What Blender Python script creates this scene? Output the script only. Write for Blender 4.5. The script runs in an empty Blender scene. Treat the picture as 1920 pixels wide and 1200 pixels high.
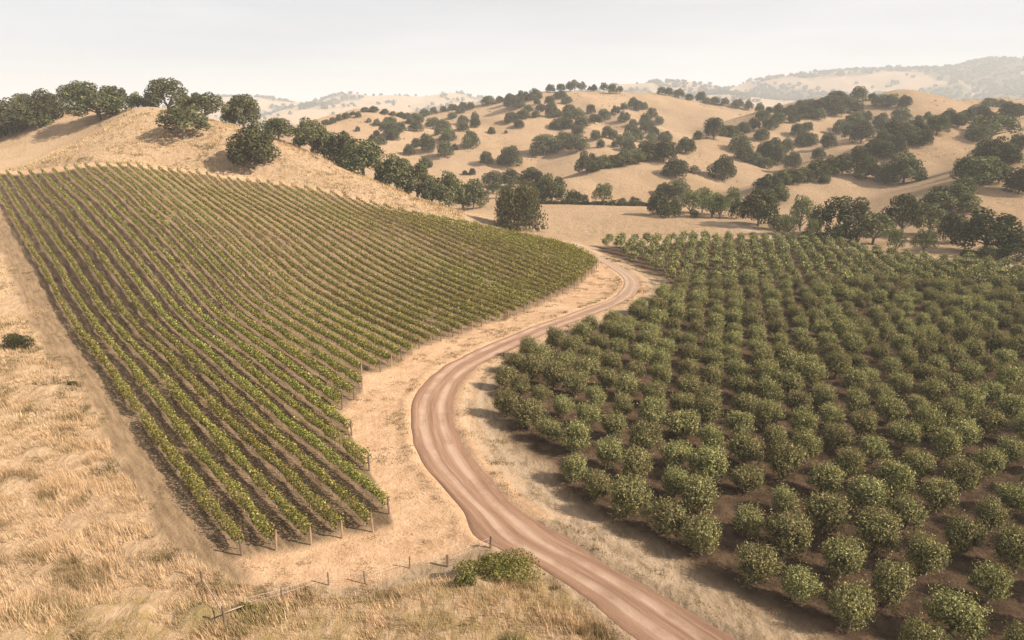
import bpy, math, random
import numpy as np
from mathutils import Vector

random.seed(7); rng = np.random.default_rng(7)
scene = bpy.context.scene
C = scene.collection

# ------------------------------------------------------------------ camera
FPX, PITCH, CAMH = 1300.0, math.radians(15.9), 28.0
cam_d = bpy.data.cameras.new('camera'); cam = bpy.data.objects.new('camera', cam_d); C.objects.link(cam)
cam.location = (0, 0, CAMH); cam.rotation_euler = (math.radians(90) - PITCH, 0, 0)
cam_d.sensor_fit = 'HORIZONTAL'; cam_d.sensor_width = 36.0; cam_d.lens = 36.0 * FPX / 1920.0
cam_d.clip_start = 0.5; cam_d.clip_end = 30000.0
scene.camera = cam

# ------------------------------------------------------------------ sky, sun, exposure
SUN_AZ, SUN_EL = math.radians(108), math.radians(35)
world = bpy.data.worlds.new('World'); scene.world = world; world.use_nodes = True
wt = world.node_tree; wt.nodes.clear()
sky = wt.nodes.new('ShaderNodeTexSky'); sky.sky_type = 'NISHITA'; sky.sun_disc = False
sky.sun_elevation = SUN_EL; sky.sun_rotation = SUN_AZ
sky.air_density = 0.55; sky.dust_density = 2.2; sky.ozone_density = 1.0; sky.altitude = 100
wtc = wt.nodes.new('ShaderNodeTexCoord')
wmap = wt.nodes.new('ShaderNodeMapping'); wmap.inputs['Scale'].default_value = (1.0, 1.0, 9.0)
wn = wt.nodes.new('ShaderNodeTexNoise'); wn.inputs['Scale'].default_value = 2.2; wn.inputs['Detail'].default_value = 5
wr = wt.nodes.new('ShaderNodeMapRange'); wr.inputs['From Min'].default_value = 0.35; wr.inputs['From Max'].default_value = 0.7
wr.inputs['To Min'].default_value = 0.40; wr.inputs['To Max'].default_value = 0.58
wmix = wt.nodes.new('ShaderNodeMix'); wmix.data_type = 'RGBA'          # a thin, even veil of high cloud over the clear sky
VEIL = 12.0
wmix.inputs[7].default_value = (VEIL, VEIL * 0.985, VEIL * 0.955, 1)
wbg = wt.nodes.new('ShaderNodeBackground'); wbg.inputs['Strength'].default_value = 0.05
wo = wt.nodes.new('ShaderNodeOutputWorld')
wt.links.new(wtc.outputs['Generated'], wmap.inputs['Vector']); wt.links.new(wmap.outputs[0], wn.inputs['Vector'])
wt.links.new(wn.outputs[0], wr.inputs['Value']); wt.links.new(wr.outputs[0], wmix.inputs[0])
wt.links.new(sky.outputs[0], wmix.inputs[6]); wt.links.new(wmix.outputs[2], wbg.inputs['Color'])
wt.links.new(wbg.outputs[0], wo.inputs['Surface'])

sun_d = bpy.data.lights.new('sun', 'SUN'); sun = bpy.data.objects.new('sun', sun_d); C.objects.link(sun)
sun_d.energy = 5.0; sun_d.angle = math.radians(0.8); sun_d.color = (1.0, 0.88, 0.73)
SUN_DIR = Vector((math.sin(SUN_AZ) * math.cos(SUN_EL), math.cos(SUN_AZ) * math.cos(SUN_EL), math.sin(SUN_EL)))
sun.rotation_euler = SUN_DIR.to_track_quat('Z', 'Y').to_euler()
sun.location = SUN_DIR * 300
vs = scene.view_settings
vs.view_transform = 'Standard'; vs.look = 'None'; vs.exposure = 1.0; vs.gamma = 1.0; vs.use_curve_mapping = False
scene.cycles.use_denoising = True
scene.cycles.max_bounces = 6; scene.cycles.diffuse_bounces = 3; scene.cycles.transmission_bounces = 3
scene.cycles.glossy_bounces = 2; scene.cycles.volume_bounces = 1; scene.cycles.caustics_reflective = False

# ------------------------------------------------------------------ helpers
def rays(px, py):
    px = np.asarray(px, float); py = np.asarray(py, float)
    dx = (px - 960) / FPX; dy = (600 - py) / FPX
    return np.stack([dx, math.cos(PITCH) + dy * math.sin(PITCH), -math.sin(PITCH) + dy * math.cos(PITCH)], -1)
def flat(px, py, z=0.0):
    r = rays(px, py); return r[..., :2] * ((z - CAMH) / r[..., 2])[..., None]
def at(px, py, Y):
    r = rays(px, py); t = Y / r[1]; return (r[0] * t, Y, CAMH + r[2] * t)
def hsh(ix, iy, s):
    n = (ix.astype(np.int64) * 374761393 + iy.astype(np.int64) * 668265263 + s * 974711) & 0xFFFFFFFF
    n = ((n ^ (n >> 13)) * 1274126177) & 0xFFFFFFFF
    return ((n ^ (n >> 16)) & 0xFFFF) / 65535.0
def vnoise(x, y, s=0):
    ix = np.floor(x); iy = np.floor(y); fx = x - ix; fy = y - iy
    fx = fx * fx * fx * (fx * (fx * 6 - 15) + 10); fy = fy * fy * fy * (fy * (fy * 6 - 15) + 10)
    a = hsh(ix, iy, s); b = hsh(ix + 1, iy, s); c = hsh(ix, iy + 1, s); d = hsh(ix + 1, iy + 1, s)
    return (a + (b - a) * fx) * (1 - fy) + (c + (d - c) * fx) * fy
def fbm(x, y, sc, o=4, s=0):
    r = 0; amp = 1; tot = 0
    for k in range(o):
        r = r + amp * vnoise(x / sc + 17.3 * k, y / sc - 9.1 * k, s + k); tot += amp; amp *= 0.5; sc *= 0.5
    return r / tot
def sstep(a, b, x):
    t = np.clip((x - a) / (b - a), 0, 1); return t * t * (3 - 2 * t)
def seg_dist(x, y, poly):
    d2 = np.full(x.shape, 1e18)
    for (ax, ay), (bx, by) in zip(poly[:-1], poly[1:]):
        ex, ey = bx - ax, by - ay
        t = np.clip(((x - ax) * ex + (y - ay) * ey) / (ex * ex + ey * ey + 1e-9), 0, 1)
        d2 = np.minimum(d2, (x - ax - t * ex) ** 2 + (y - ay - t * ey) ** 2)
    return np.sqrt(d2)
def inside(x, y, poly):
    r = np.zeros(x.shape, bool); n = len(poly)
    for i in range(n):
        ax, ay = poly[i]; bx, by = poly[(i + 1) % n]
        if ay == by: continue
        r ^= ((ay > y) != (by > y)) & (x < (bx - ax) * (y - ay) / (by - ay) + ax)
    return r
def sdf(x, y, poly):
    d = seg_dist(x, y, list(poly) + [poly[0]]); return np.where(inside(x, y, poly), -d, d)
def spline(pts, n):
    pts = np.asarray(pts, float); p = np.vstack([2 * pts[0] - pts[1], pts, 2 * pts[-1] - pts[-2]])
    out = []
    for i in range(1, len(p) - 2):
        for t in np.linspace(0, 1, n, endpoint=False):
            out.append(0.5 * (2 * p[i] + (p[i + 1] - p[i - 1]) * t + (2 * p[i - 1] - 5 * p[i] + 4 * p[i + 1] - p[i + 2]) * t * t
                              + (3 * p[i] - p[i - 1] - 3 * p[i + 1] + p[i + 2]) * t ** 3))
    out.append(p[-2]); return np.array(out)
def mesh_np(name, verts, faces, k, colors=None, smooth=False):
    """one mesh from numpy arrays; faces (M,k)"""
    me = bpy.data.meshes.new(name); verts = np.ascontiguousarray(verts, np.float32); faces = np.ascontiguousarray(faces, np.int32)
    me.vertices.add(len(verts)); me.vertices.foreach_set('co', verts.ravel())
    me.loops.add(faces.size); me.loops.foreach_set('vertex_index', faces.ravel())
    me.polygons.add(len(faces)); me.polygons.foreach_set('loop_start', np.arange(0, faces.size, k, dtype=np.int32))
    me.polygons.foreach_set('loop_total', np.full(len(faces), k, np.int32))
    if smooth: me.polygons.foreach_set('use_smooth', np.ones(len(faces), bool))
    me.update(calc_edges=True)
    if colors is not None:
        for cn, arr in colors.items():
            at_ = me.color_attributes.new(cn, 'FLOAT_COLOR', 'POINT')
            at_.data.foreach_set('color', np.ascontiguousarray(arr, np.float32).ravel())
    return me
def leaf_cards(P, N, size, asp, tint, axis=None):
    """rhombic leaf cards: P centres, N normals, size length; returns verts, faces, per-vertex tint"""
    n = len(P); N = N / (np.linalg.norm(N, axis=1, keepdims=True) + 1e-9)
    R = rng.normal(size=(n, 3)) if axis is None else axis
    U = R - N * (R * N).sum(1, keepdims=True); U /= (np.linalg.norm(U, axis=1, keepdims=True) + 1e-9)
    V = np.cross(N, U); s = np.asarray(size).reshape(-1, 1) * np.ones((n, 1)) * 0.5; w = s * asp
    vs_ = np.stack([P - U * s, P + V * w + N * s * 0.12, P + U * s, P - V * w + N * s * 0.12], 1).reshape(-1, 3)
    f = np.arange(4 * n).reshape(n, 4)
    c = np.ones((n, 4)); c[:, :3] = tint
    return vs_, f, np.repeat(c, 4, 0)
def tubes(paths, sides=6):
    """joined tapered tubes; each path = list of (x,y,z,r)"""
    V = []; F = []; o = 0
    for p in paths:
        p = np.asarray(p, float)
        for i in range(len(p)):
            d = p[min(i + 1, len(p) - 1), :3] - p[max(i - 1, 0), :3]; d /= np.linalg.norm(d) + 1e-9
            a = np.cross(d, (0.31, 0.95, 0.07)); a /= np.linalg.norm(a) + 1e-9; b = np.cross(d, a)
            for s in range(sides):
                th = 2 * math.pi * s / sides; V.append(p[i, :3] + p[i, 3] * (a * math.cos(th) + b * math.sin(th)))
        for i in range(len(p) - 1):
            for s in range(sides):
                F.append((o + i * sides + s, o + i * sides + (s + 1) % sides, o + (i + 1) * sides + (s + 1) % sides, o + (i + 1) * sides + s))
        for i in (0, len(p) - 1):
            q = o + i * sides
            for s in range(1, sides - 1, 2): F.append((q, q + s, q + s + 1, q + min(s + 2, sides - 1)))
        o += len(p) * sides
    F = [f for f in F]
    me = bpy.data.meshes.new('tube'); me.from_pydata([tuple(v) for v in V], [], [tuple(dict.fromkeys(f)) for f in F]); me.update()
    for pl in me.polygons: pl.use_smooth = True
    return me
def obj(name, me, mat=None, parent=None, **props):
    o = bpy.data.objects.new(name, me); C.objects.link(o)
    if mat is not None and me is not None and not me.materials: me.materials.append(mat)
    if parent is not None: o.parent = parent
    for k, v in props.items(): o[k] = v
    return o
def thing(name, label, cat, loc, rz=0.0, scale=(1, 1, 1), group=None):
    o = bpy.data.objects.new(name, None); C.objects.link(o); o.location = loc; o.rotation_euler = (0, 0, rz); o.scale = scale
    o.empty_display_size = 0.5
    o['label'] = label; o['category'] = cat
    if group: o['group'] = group
    return o
def nth(n):
    return f"{n}{'th' if 10 <= n % 100 <= 20 else {1: 'st', 2: 'nd', 3: 'rd'}.get(n % 10, 'th')}"

# ------------------------------------------------------------------ materials
class NT:
    def __init__(s, name):
        s.m = bpy.data.materials.new(name); s.m.use_nodes = True; s.t = s.m.node_tree; s.t.nodes.clear()
        s.out = s.n('ShaderNodeOutputMaterial')
    def n(s, ty, **kw):
        nd = s.t.nodes.new(ty)
        for k, v in kw.items(): setattr(nd, k, v)
        return nd
    def l(s, a, b): s.t.links.new(a, b)
    def val(s, sock, v):
        if isinstance(v, (int, float)): sock.default_value = v
        elif isinstance(v, (tuple, list)): sock.default_value = (*v, 1) if len(v) == 3 and len(sock.default_value) == 4 else v
        else: s.l(v, sock)
    def mix(s, f, a, b, mode='MIX'):
        m = s.n('ShaderNodeMix', data_type='RGBA', blend_type=mode); s.val(m.inputs[0], f); s.val(m.inputs[6], a); s.val(m.inputs[7], b); return m.outputs[2]
    def math(s, op, a, b=0.0, c=None, clamp=False):
        m = s.n('ShaderNodeMath', operation=op, use_clamp=clamp); s.val(m.inputs[0], a); s.val(m.inputs[1], b)
        if c is not None: s.val(m.inputs[2], c)
        return m.outputs[0]
    def rng(s, v, a, b, c=0.0, d=1.0):
        m = s.n('ShaderNodeMapRange', interpolation_type='SMOOTHSTEP'); s.val(m.inputs[0], v)
        for i, q in enumerate((a, b, c, d)): m.inputs[i + 1].default_value = q
        return m.outputs[0]
    def noise(s, vec, scale, detail=4, rough=0.55, dist=0.0):
        m = s.n('ShaderNodeTexNoise'); s.l(vec, m.inputs['Vector']); m.inputs['Scale'].default_value = scale
        m.inputs['Detail'].default_value = detail; m.inputs['Roughness'].default_value = rough; m.inputs['Distortion'].default_value = dist
        return m.outputs[0]
    def attr(s, nm):
        return s.n('ShaderNodeAttribute', attribute_name=nm)

def leaf_material(name, trans=0.35, vary=0.25, gloss=0.0, tcol=(1.25, 1.2, 0.55)):
    g = NT(name); a = g.attr('tint'); oi = g.n('ShaderNodeObjectInfo')
    v = g.rng(oi.outputs['Random'], 0, 1, 1 - vary, 1 + vary)
    hs = g.n('ShaderNodeHueSaturation'); g.l(a.outputs['Color'], hs.inputs['Color']); g.l(v, hs.inputs['Value'])
    g.l(g.rng(oi.outputs['Random'], 0, 1, 0.485, 0.512), hs.inputs['Hue'])
    d = g.n('ShaderNodeBsdfDiffuse'); g.l(hs.outputs[0], d.inputs['Color'])
    t = g.n('ShaderNodeBsdfTranslucent'); g.l(g.mix(1.0, hs.outputs[0], tcol, 'MULTIPLY'), t.inputs['Color'])
    mx = g.n('ShaderNodeMixShader'); mx.inputs[0].default_value = trans; g.l(d.outputs[0], mx.inputs[1]); g.l(t.outputs[0], mx.inputs[2])
    o = mx.outputs[0]
    if gloss:
        gl = g.n('ShaderNodeBsdfGlossy'); gl.inputs['Roughness'].default_value = 0.5; gl.inputs['Color'].default_value = (0.8, 0.8, 0.8, 1)
        m2 = g.n('ShaderNodeMixShader'); m2.inputs[0].default_value = gloss; g.l(o, m2.inputs[1]); g.l(gl.outputs[0], m2.inputs[2]); o = m2.outputs[0]
    g.l(o, g.out.inputs['Surface']); return g.m
def plain_material(name, ca, cb, scale=3.0, rough=0.9, stretch=(1, 1, 1), bump=0.3):
    g = NT(name); tc = g.n('ShaderNodeTexCoord'); mp = g.n('ShaderNodeMapping'); mp.inputs['Scale'].default_value = stretch
    g.l(tc.outputs['Object'], mp.inputs[0]); nz = g.noise(mp.outputs[0], scale, 5, 0.65)
    p = g.n('ShaderNodeBsdfPrincipled'); p.inputs['Roughness'].default_value = rough
    g.l(g.mix(g.rng(nz, 0.3, 0.7), ca, cb), p.inputs['Base Color'])
    b = g.n('ShaderNodeBump'); b.inputs['Strength'].default_value = bump; g.l(nz, b.inputs['Height']); g.l(b.outputs[0], p.inputs['Normal'])
    g.l(p.outputs[0], g.out.inputs['Surface']); return g.m
M_vine = leaf_material('vine_leaf', 0.30, 0.10, 0.0, (1.35, 1.25, 0.45))
M_olive = leaf_material('olive_leaf', 0.10, 0.16, 0.0, (1.1, 1.05, 0.55))
M_oak = leaf_material('oak_leaf', 0.12, 0.26, 0.0, (1.2, 1.15, 0.55))
M_pale = leaf_material('willow_leaf', 0.35, 0.18)
M_grass = leaf_material('dry_grass_blade', 0.25, 0.0, 0.0, (1.0, 0.95, 0.8))
M_bark = plain_material('bark', (0.10, 0.075, 0.055), (0.19, 0.15, 0.115), 6, 0.95, (1, 1, 0.3))
M_post = plain_material('weathered_post_wood', (0.17, 0.10, 0.065), (0.30, 0.20, 0.13), 5, 0.9, (1, 1, 0.2))
M_dpost = plain_material('dark_post_wood', (0.075, 0.045, 0.032), (0.15, 0.095, 0.065), 5, 0.9, (1, 1, 0.2))
M_rail = plain_material('bleached_rail_wood', (0.22, 0.155, 0.105), (0.36, 0.265, 0.185), 4, 0.9)
M_hose = plain_material('drip_hose', (0.28, 0.24, 0.20), (0.36, 0.31, 0.26), 2, 0.6)
M_wire = plain_material('fence_wire', (0.30, 0.27, 0.24), (0.4, 0.36, 0.3), 2, 0.5)

# ------------------------------------------------------------------ plan of the place (ground coordinates, metres)
ROW_A = math.radians(39.3); RN = np.array([math.cos(ROW_A), math.sin(ROW_A)]); RU = np.array([-math.sin(ROW_A), math.cos(ROW_A)])
ROW_D0, ROW_SP, NROWS = 11.68, 2.05, 49
row_ends_px = [(452, 1032), (513, 1022), (573, 1016), (630, 1003), (685, 992), (735, 980), (702, 905), (667, 832), (633, 767), (658, 750),
    (677, 730), (675, 701), (710, 697), (730, 686), (748, 675), (769, 665), (784, 652), (806, 646), (825, 637), (844, 632), (862, 625), (880, 618),
    (900, 611), (917, 603), (934, 600), (950, 593), (968, 587), (1000, 572), (1030, 560), (1075, 540), (1108, 515), (1121, 500), (1105, 485), (1085, 472), (1066, 464)]
low = np.array([flat(*q) for q in row_ends_px]); low_d = low @ RN; low_u = low @ RU
o_ = np.argsort(low_d); low_d, low_u = low_d[o_], low_u[o_]
top_xy = np.array([(-165, 216), (-141, 197), (-129, 188), (-115, 180), (-102.5, 178.5), (-90, 180), (-82, 182.5), (-64.5, 184), (-34.8, 175), (-7.6, 165), (11.0, 162.6)])
top_d = top_xy @ RN; top_u = top_xy @ RU
o_ = np.argsort(top_d); top_d, top_u = top_d[o_], top_u[o_]
def row_span(d): return float(np.interp(d, low_d, low_u)), float(np.interp(d, top_d, top_u))

road_px = [((1195, 1200), (1385, 1200)), ((1142, 1158), (1310, 1155)), ((1092, 1117), (1240, 1112)), ((1000, 1058), (1137, 1058)), ((936, 1030), (1100, 1032)),
    ((884, 1002), (1060, 1005)), ((865, 958), (1005, 975)), ((837, 925), (962, 945)), ((810, 893), (925, 905)), ((787, 862), (895, 873)), ((775, 830), (870, 835)),
    ((769, 800), (855, 802)), ((769, 762), (850, 765)), ((776, 742), (856, 740)), ((790, 722), (866, 718)), ((815, 697), (882, 699)), ((850, 676), (910, 678)),
    ((912, 647), (960, 655)), ((996, 613), (1030, 623)), ((1087, 581), (1115, 590)), ((1140, 562), (1163, 569)), ((1162, 544), (1190, 552)), ((1169, 525), (1199, 533)),
    ((1150, 506), (1187, 515)), ((1119, 487), (1150, 494)), ((1083, 471), (1108, 473)), ((1062, 460), (1088, 462)), ((1035, 453), (1068, 455))]
RL = np.array([flat(*a) for a, b in road_px]); RR = np.array([flat(*b) for a, b in road_px])
dirv = (RL[0] - RL[1]); dirv /= np.linalg.norm(dirv)
ex = np.arange(28, 3, -4.0)[:, None]; RL = np.vstack([RL[0] + dirv * ex, RL]); RR = np.vstack([RR[0] + dirv * ex, RR])
RL = spline(RL, 9); RR = spline(RR, 9); RC = (RL + RR) / 2
road_poly = np.vstack([RL, RR[::-1]])

def fpoly(pxs): return np.array([flat(*q) for q in pxs])
orch_poly = fpoly([(985, 838), (1035, 868), (1040, 905), (1090, 945), (1170, 985), (1240, 1020), (1310, 1060), (1385, 1105), (1470, 1145), (1540, 1180), (1650, 1240), (1850, 1340)]).tolist() \
    + [[60, 16], [150, 30], [165, 110]] + fpoly([(1990, 507), (1800, 494), (1700, 481), (1600, 467), (1540, 459), (1430, 446), (1300, 447), (1124, 453), (1120, 463), (1160, 478), (1200, 497), (1235, 512),
    (1258, 530), (1245, 560), (1200, 580), (1150, 600), (1100, 622), (1030, 648), (990, 662), (940, 690), (930, 715), (940, 770), (960, 820)]).tolist()
orch_poly = np.array(orch_poly)
knoll_poly = fpoly([(-200, 1300), (-100, 1120), (380, 1120), (560, 1122), (720, 1105), (850, 1072), (925, 1046), (985, 1062), (1060, 1112), (1120, 1160), (1180, 1215), (1300, 1330)])
track_px = [(1330, 419), (1385, 425), (1455, 446), (1540, 456), (1620, 467), (1750, 483), (1920, 497), (2050, 506)]
track = spline(fpoly(track_px), 6)
xtrack = spline(fpoly([(985, 446), (1030, 452), (1075, 457), (1110, 459), (1160, 456), (1260, 444), (1330, 440)]), 6)
side_track = spline(fpoly([(1240, 1075), (1120, 1000), (1010, 925), (915, 830), (885, 770), (905, 715), (960, 672), (1040, 635), (1150, 590), (1205, 570), (1228, 540), (1210, 515), (1160, 490), (1110, 468)]), 6)

# ------------------------------------------------------------------ terrain height
def rowpt(k, px, py):
    r = rays(px, py); t = (ROW_D0 + ROW_SP * k) / (RN @ r[:2]); P = r * t; return (P[0], P[1], max(-0.6, P[2] + CAMH - 1.3))
ctl = []
for k, L in {0: [(0, 367), (25, 407), (44, 438), (62, 474), (90, 522), (104, 548), (135, 596), (167, 637), (208, 685), (267, 769), (346, 871), (450, 1008)],
             1: [(0, 334), (27, 370), (94, 472), (148, 558), (217, 644)], 2: [(7, 313), (52, 370), (98, 432), (129, 472), (162, 524)],
             3: [(29, 313), (83, 378), (135, 440), (177, 497)], 4: [(50, 309), (117, 380), (162, 438), (208, 499)],
             7: [(115, 303)], 9: [(155, 300)], 11: [(197, 299)], 13: [(236, 299)], 16: [(294, 303)], 18: [(321, 310)]}.items():
    ctl += [rowpt(k, *q) for q in L]
ctl += [at(500, 345, 185), at(700, 385, 175), at(900, 425, 165)]
for i in range(0, len(RC), 14):
    ctl.append((RC[i][0], RC[i][1], 0.0))
for (x, y) in low[6::3]: ctl.append((x, y, 0.1))
for d, u, z in ((40, 120, 3.6), (40, 160, 11.0), (60, 120, 2.8), (60, 145, 7.0), (80, 110, 2.4), (80, 130, 5.0), (95, 100, 2.0), (28, 120, 4.6), (28, 150, 9.5), (28, 185, 14.5)):
    p = RN * d + RU * u; ctl.append((p[0], p[1], z))
crest = [(60, 238, 285), (120, 219, 275), (190, 201, 260), (270, 194, 242), (310, 197, 235), (400, 223, 227), (470, 246, 222), (545, 271, 218), (640, 311, 213), (720, 346, 206), (800, 379, 199), (870, 403, 193), (940, 429, 187), (1000, 441, 181)]
for (px, py, Y) in crest:
    p = at(px, py, Y); ctl.append(p)
    h = max(0.0, p[2])
    ctl.append((p[0] * 1.17, Y + 38, max(-1.0, h - 13 - 0.1 * h) if h > 6 else -0.5))
    ctl.append((p[0] * 1.38, Y + 95, max(-2.0, h - 34)))
ctl += [at(270, 240, 207), at(150, 255, 224), at(420, 280, 196), at(600, 330, 189), at(40, 275, 230), at(-60, 290, 232)]
ctl += [(-235, 300, 24), (-260, 350, 16), (-270, 250, 14), (-240, 200, 14), (-200, 150, 11), (-150, 100, 5), (-120, 60, 1.5), (-90, 30, 0.5), (-60, 20, 0.5), (-40, 40, 0.4), (-55, 60, 0.3),
        (-70, 80, 2.0), (-95, 110, 5.0), (-125, 145, 9.5), (-150, 175, 13.0), (0, 20, 0), (40, 40, 0), (60, 90, 0), (100, 130, 0), (40, 130, 0), (60, 180, 0), (30, 210, 0), (60, 240, 0), (110, 180, 0), (160, 120, 0), (120, 60, 0),
        (10, 230, 0), (0, 270, 0), (-40, 300, 0), (-100, 360, -1), (-180, 430, 0), (100, 300, 0), (0, 360, 0), (200, 200, 0), (0, -60, 0), (-150, -60, 0), (150, -60, 0), (-300, 80, 5), (-320, 420, 4)]
ctl = np.array(ctl)
def phi(d2): return np.sqrt(d2 + 18.0 ** 2)
_A = phi(((ctl[:, None, :2] - ctl[None, :, :2]) ** 2).sum(-1)); _n = len(ctl)
_P = np.hstack([np.ones((_n, 1)), ctl[:, :2] / 100]); _K = np.block([[_A + np.eye(_n) * (-0.6), _P], [_P.T, np.zeros((3, 3))]])
_w = np.linalg.lstsq(_K, np.concatenate([ctl[:, 2], np.zeros(3)]), rcond=None)[0]
def left_hill(x, y):
    sh = x.shape; x = x.ravel(); y = y.ravel(); out = np.zeros(x.shape)
    m = (x > -420) & (x < 260) & (y > -80) & (y < 520); idx = np.nonzero(m)[0]
    for s in range(0, len(idx), 20000):
        i = idx[s:s + 20000]
        out[i] = phi((x[i, None] - ctl[None, :, 0]) ** 2 + (y[i, None] - ctl[None, :, 1]) ** 2) @ _w[:_n] + _w[_n] + _w[_n + 1] * x[i] / 100 + _w[_n + 2] * y[i] / 100
    fade = sstep(-420, -300, x) * (1 - sstep(150, 255, x)) * sstep(-80, -20, y) * (1 - sstep(420, 515, y))
    return (np.maximum(out, -2.5) * fade).reshape(sh)
# ridges: (slope, rounding, [(px, py, depth)...])
ridges_px = [
    (0.34, 26, [(560, 262, 500), (600, 241, 515), (640, 223, 520), (680, 214, 520), (720, 215, 525), (765, 224, 540), (800, 232, 560)]),
    (0.36, 20, [(700, 282, 400), (750, 254, 440), (785, 246, 455), (830, 240, 500)]),
    (0.34, 26, [(700, 330, 370), (765, 300, 395), (830, 276, 415), (890, 243, 440), (945, 223, 460), (1000, 224, 470), (1040, 228, 470), (1090, 252, 430), (1130, 275, 400)]),
    (0.30, 34, [(760, 222, 640), (800, 216, 640), (860, 207, 630), (900, 199, 625), (945, 193, 620), (1000, 184, 615), (1040, 175, 612), (1080, 170, 610), (1170, 171, 610), (1235, 174, 615), (1290, 187, 620), (1340, 197, 630), (1390, 204, 640), (1430, 214, 660), (1500, 225, 700)]),
    (0.36, 20, [(1080, 180, 590), (1145, 206, 545), (1195, 238, 500), (1225, 262, 460)]),
    (0.36, 20, [(1000, 190, 590), (1030, 205, 540), (1045, 226, 480)]),
    (0.34, 22, [(1062, 352, 280), (1080, 346, 288), (1130, 327, 300), (1180, 314, 312), (1225, 304, 322), (1300, 277, 350), (1360, 261, 385), (1410, 245, 420), (1460, 222, 470)]),
    (0.34, 28, [(1440, 216, 500), (1480, 204, 500), (1540, 190, 495), (1600, 190, 490), (1640, 184, 485), (1680, 176, 485), (1720, 179, 490), (1780, 187, 500), (1840, 194, 520), (1920, 200, 540), (2020, 205, 560)]),
    (0.38, 18, [(1440, 262, 385), (1473, 239, 405), (1515, 228, 425), (1558, 219, 445), (1590, 205, 470)]),
    (0.36, 20, [(1470, 352, 265), (1500, 346, 270), (1530, 336, 274), (1590, 320, 283), (1650, 295, 297), (1700, 271, 312), (1750, 254, 325), (1800, 236, 342), (1860, 226, 360), (1930, 222, 380)]),
    (0.38, 16, [(1550, 320, 320), (1580, 285, 345), (1620, 255, 385), (1660, 225, 430)]),
    (0.36, 20, [(1790, 380, 205), (1825, 352, 216), (1880, 331, 226), (1925, 305, 240), (2000, 270, 260), (2080, 250, 280)]),
    (0.30, 60, [(380, 190, 1500), (440, 182, 1500), (475, 180, 1480), (530, 190, 1460), (600, 188, 1450), (640, 181, 1440), (680, 175, 1430), (740, 172, 1430), (790, 176, 1440), (840, 173, 1450), (900, 182, 1480), (960, 189, 1500), (1060, 195, 1500)]),
    (0.30, 50, [(560, 225, 1150), (620, 215, 1180), (700, 200, 1230), (760, 190, 1330)]),
    (0.30, 50, [(470, 232, 1000), (520, 222, 1050), (580, 210, 1150), (640, 192, 1330)]),
    (0.30, 50, [(850, 205, 1180), (840, 190, 1300), (830, 178, 1420)]),
    (0.32, 90, [(1120, 170, 1850), (1170, 162, 1850), (1215, 153, 1850), (1260, 151, 1850), (1310, 155, 1850), (1360, 161, 1850), (1400, 163, 1850), (1440, 158, 1850), (1470, 149, 1850), (1510, 139, 1850), (1560, 133, 1850), (1620, 128, 1850), (1680, 126, 1850), (1720, 131, 1850), (1770, 135, 1850), (1800, 128, 1850), (1850, 119, 1850), (1890, 119, 1850), (1920, 123, 1850), (2000, 112, 1850), (2150, 130, 1850)]),
    (0.30, 80, [(1240, 190, 1500), (1320, 178, 1600), (1400, 172, 1750), (1480, 160, 1800), (1530, 142, 1840)]),
    (0.30, 80, [(1560, 190, 1500), (1640, 172, 1600), (1720, 150, 1720), (1850, 125, 1840)]),
    (0.30, 80, [(1800, 195, 1400), (1900, 170, 1500), (2000, 140, 1700), (2050, 125, 1800)]),
    (0.28, 60, [(-300, 200, 900), (-100, 215, 900), (100, 225, 1000), (300, 205, 1200), (400, 195, 1450)]),
    (0.28, 60, [(2100, 200, 560), (2400, 180, 500), (2900, 150, 420)]),
]
FARK = lambda px: 1.45 if px > 1100 else 2.1
ridges = [(s * 1.2, w * 0.55, np.array([at(*q) for q in L])) if L[0][2] < 800 else (s, w * FARK(L[0][0]), np.array([at(a_, b_, c_ * FARK(L[0][0])) for a_, b_, c_ in L])) for s, w, L in ridges_px]
def smax(a, b, k): return 0.5 * (a + b + np.sqrt((a - b) ** 2 + k * k))
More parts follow.
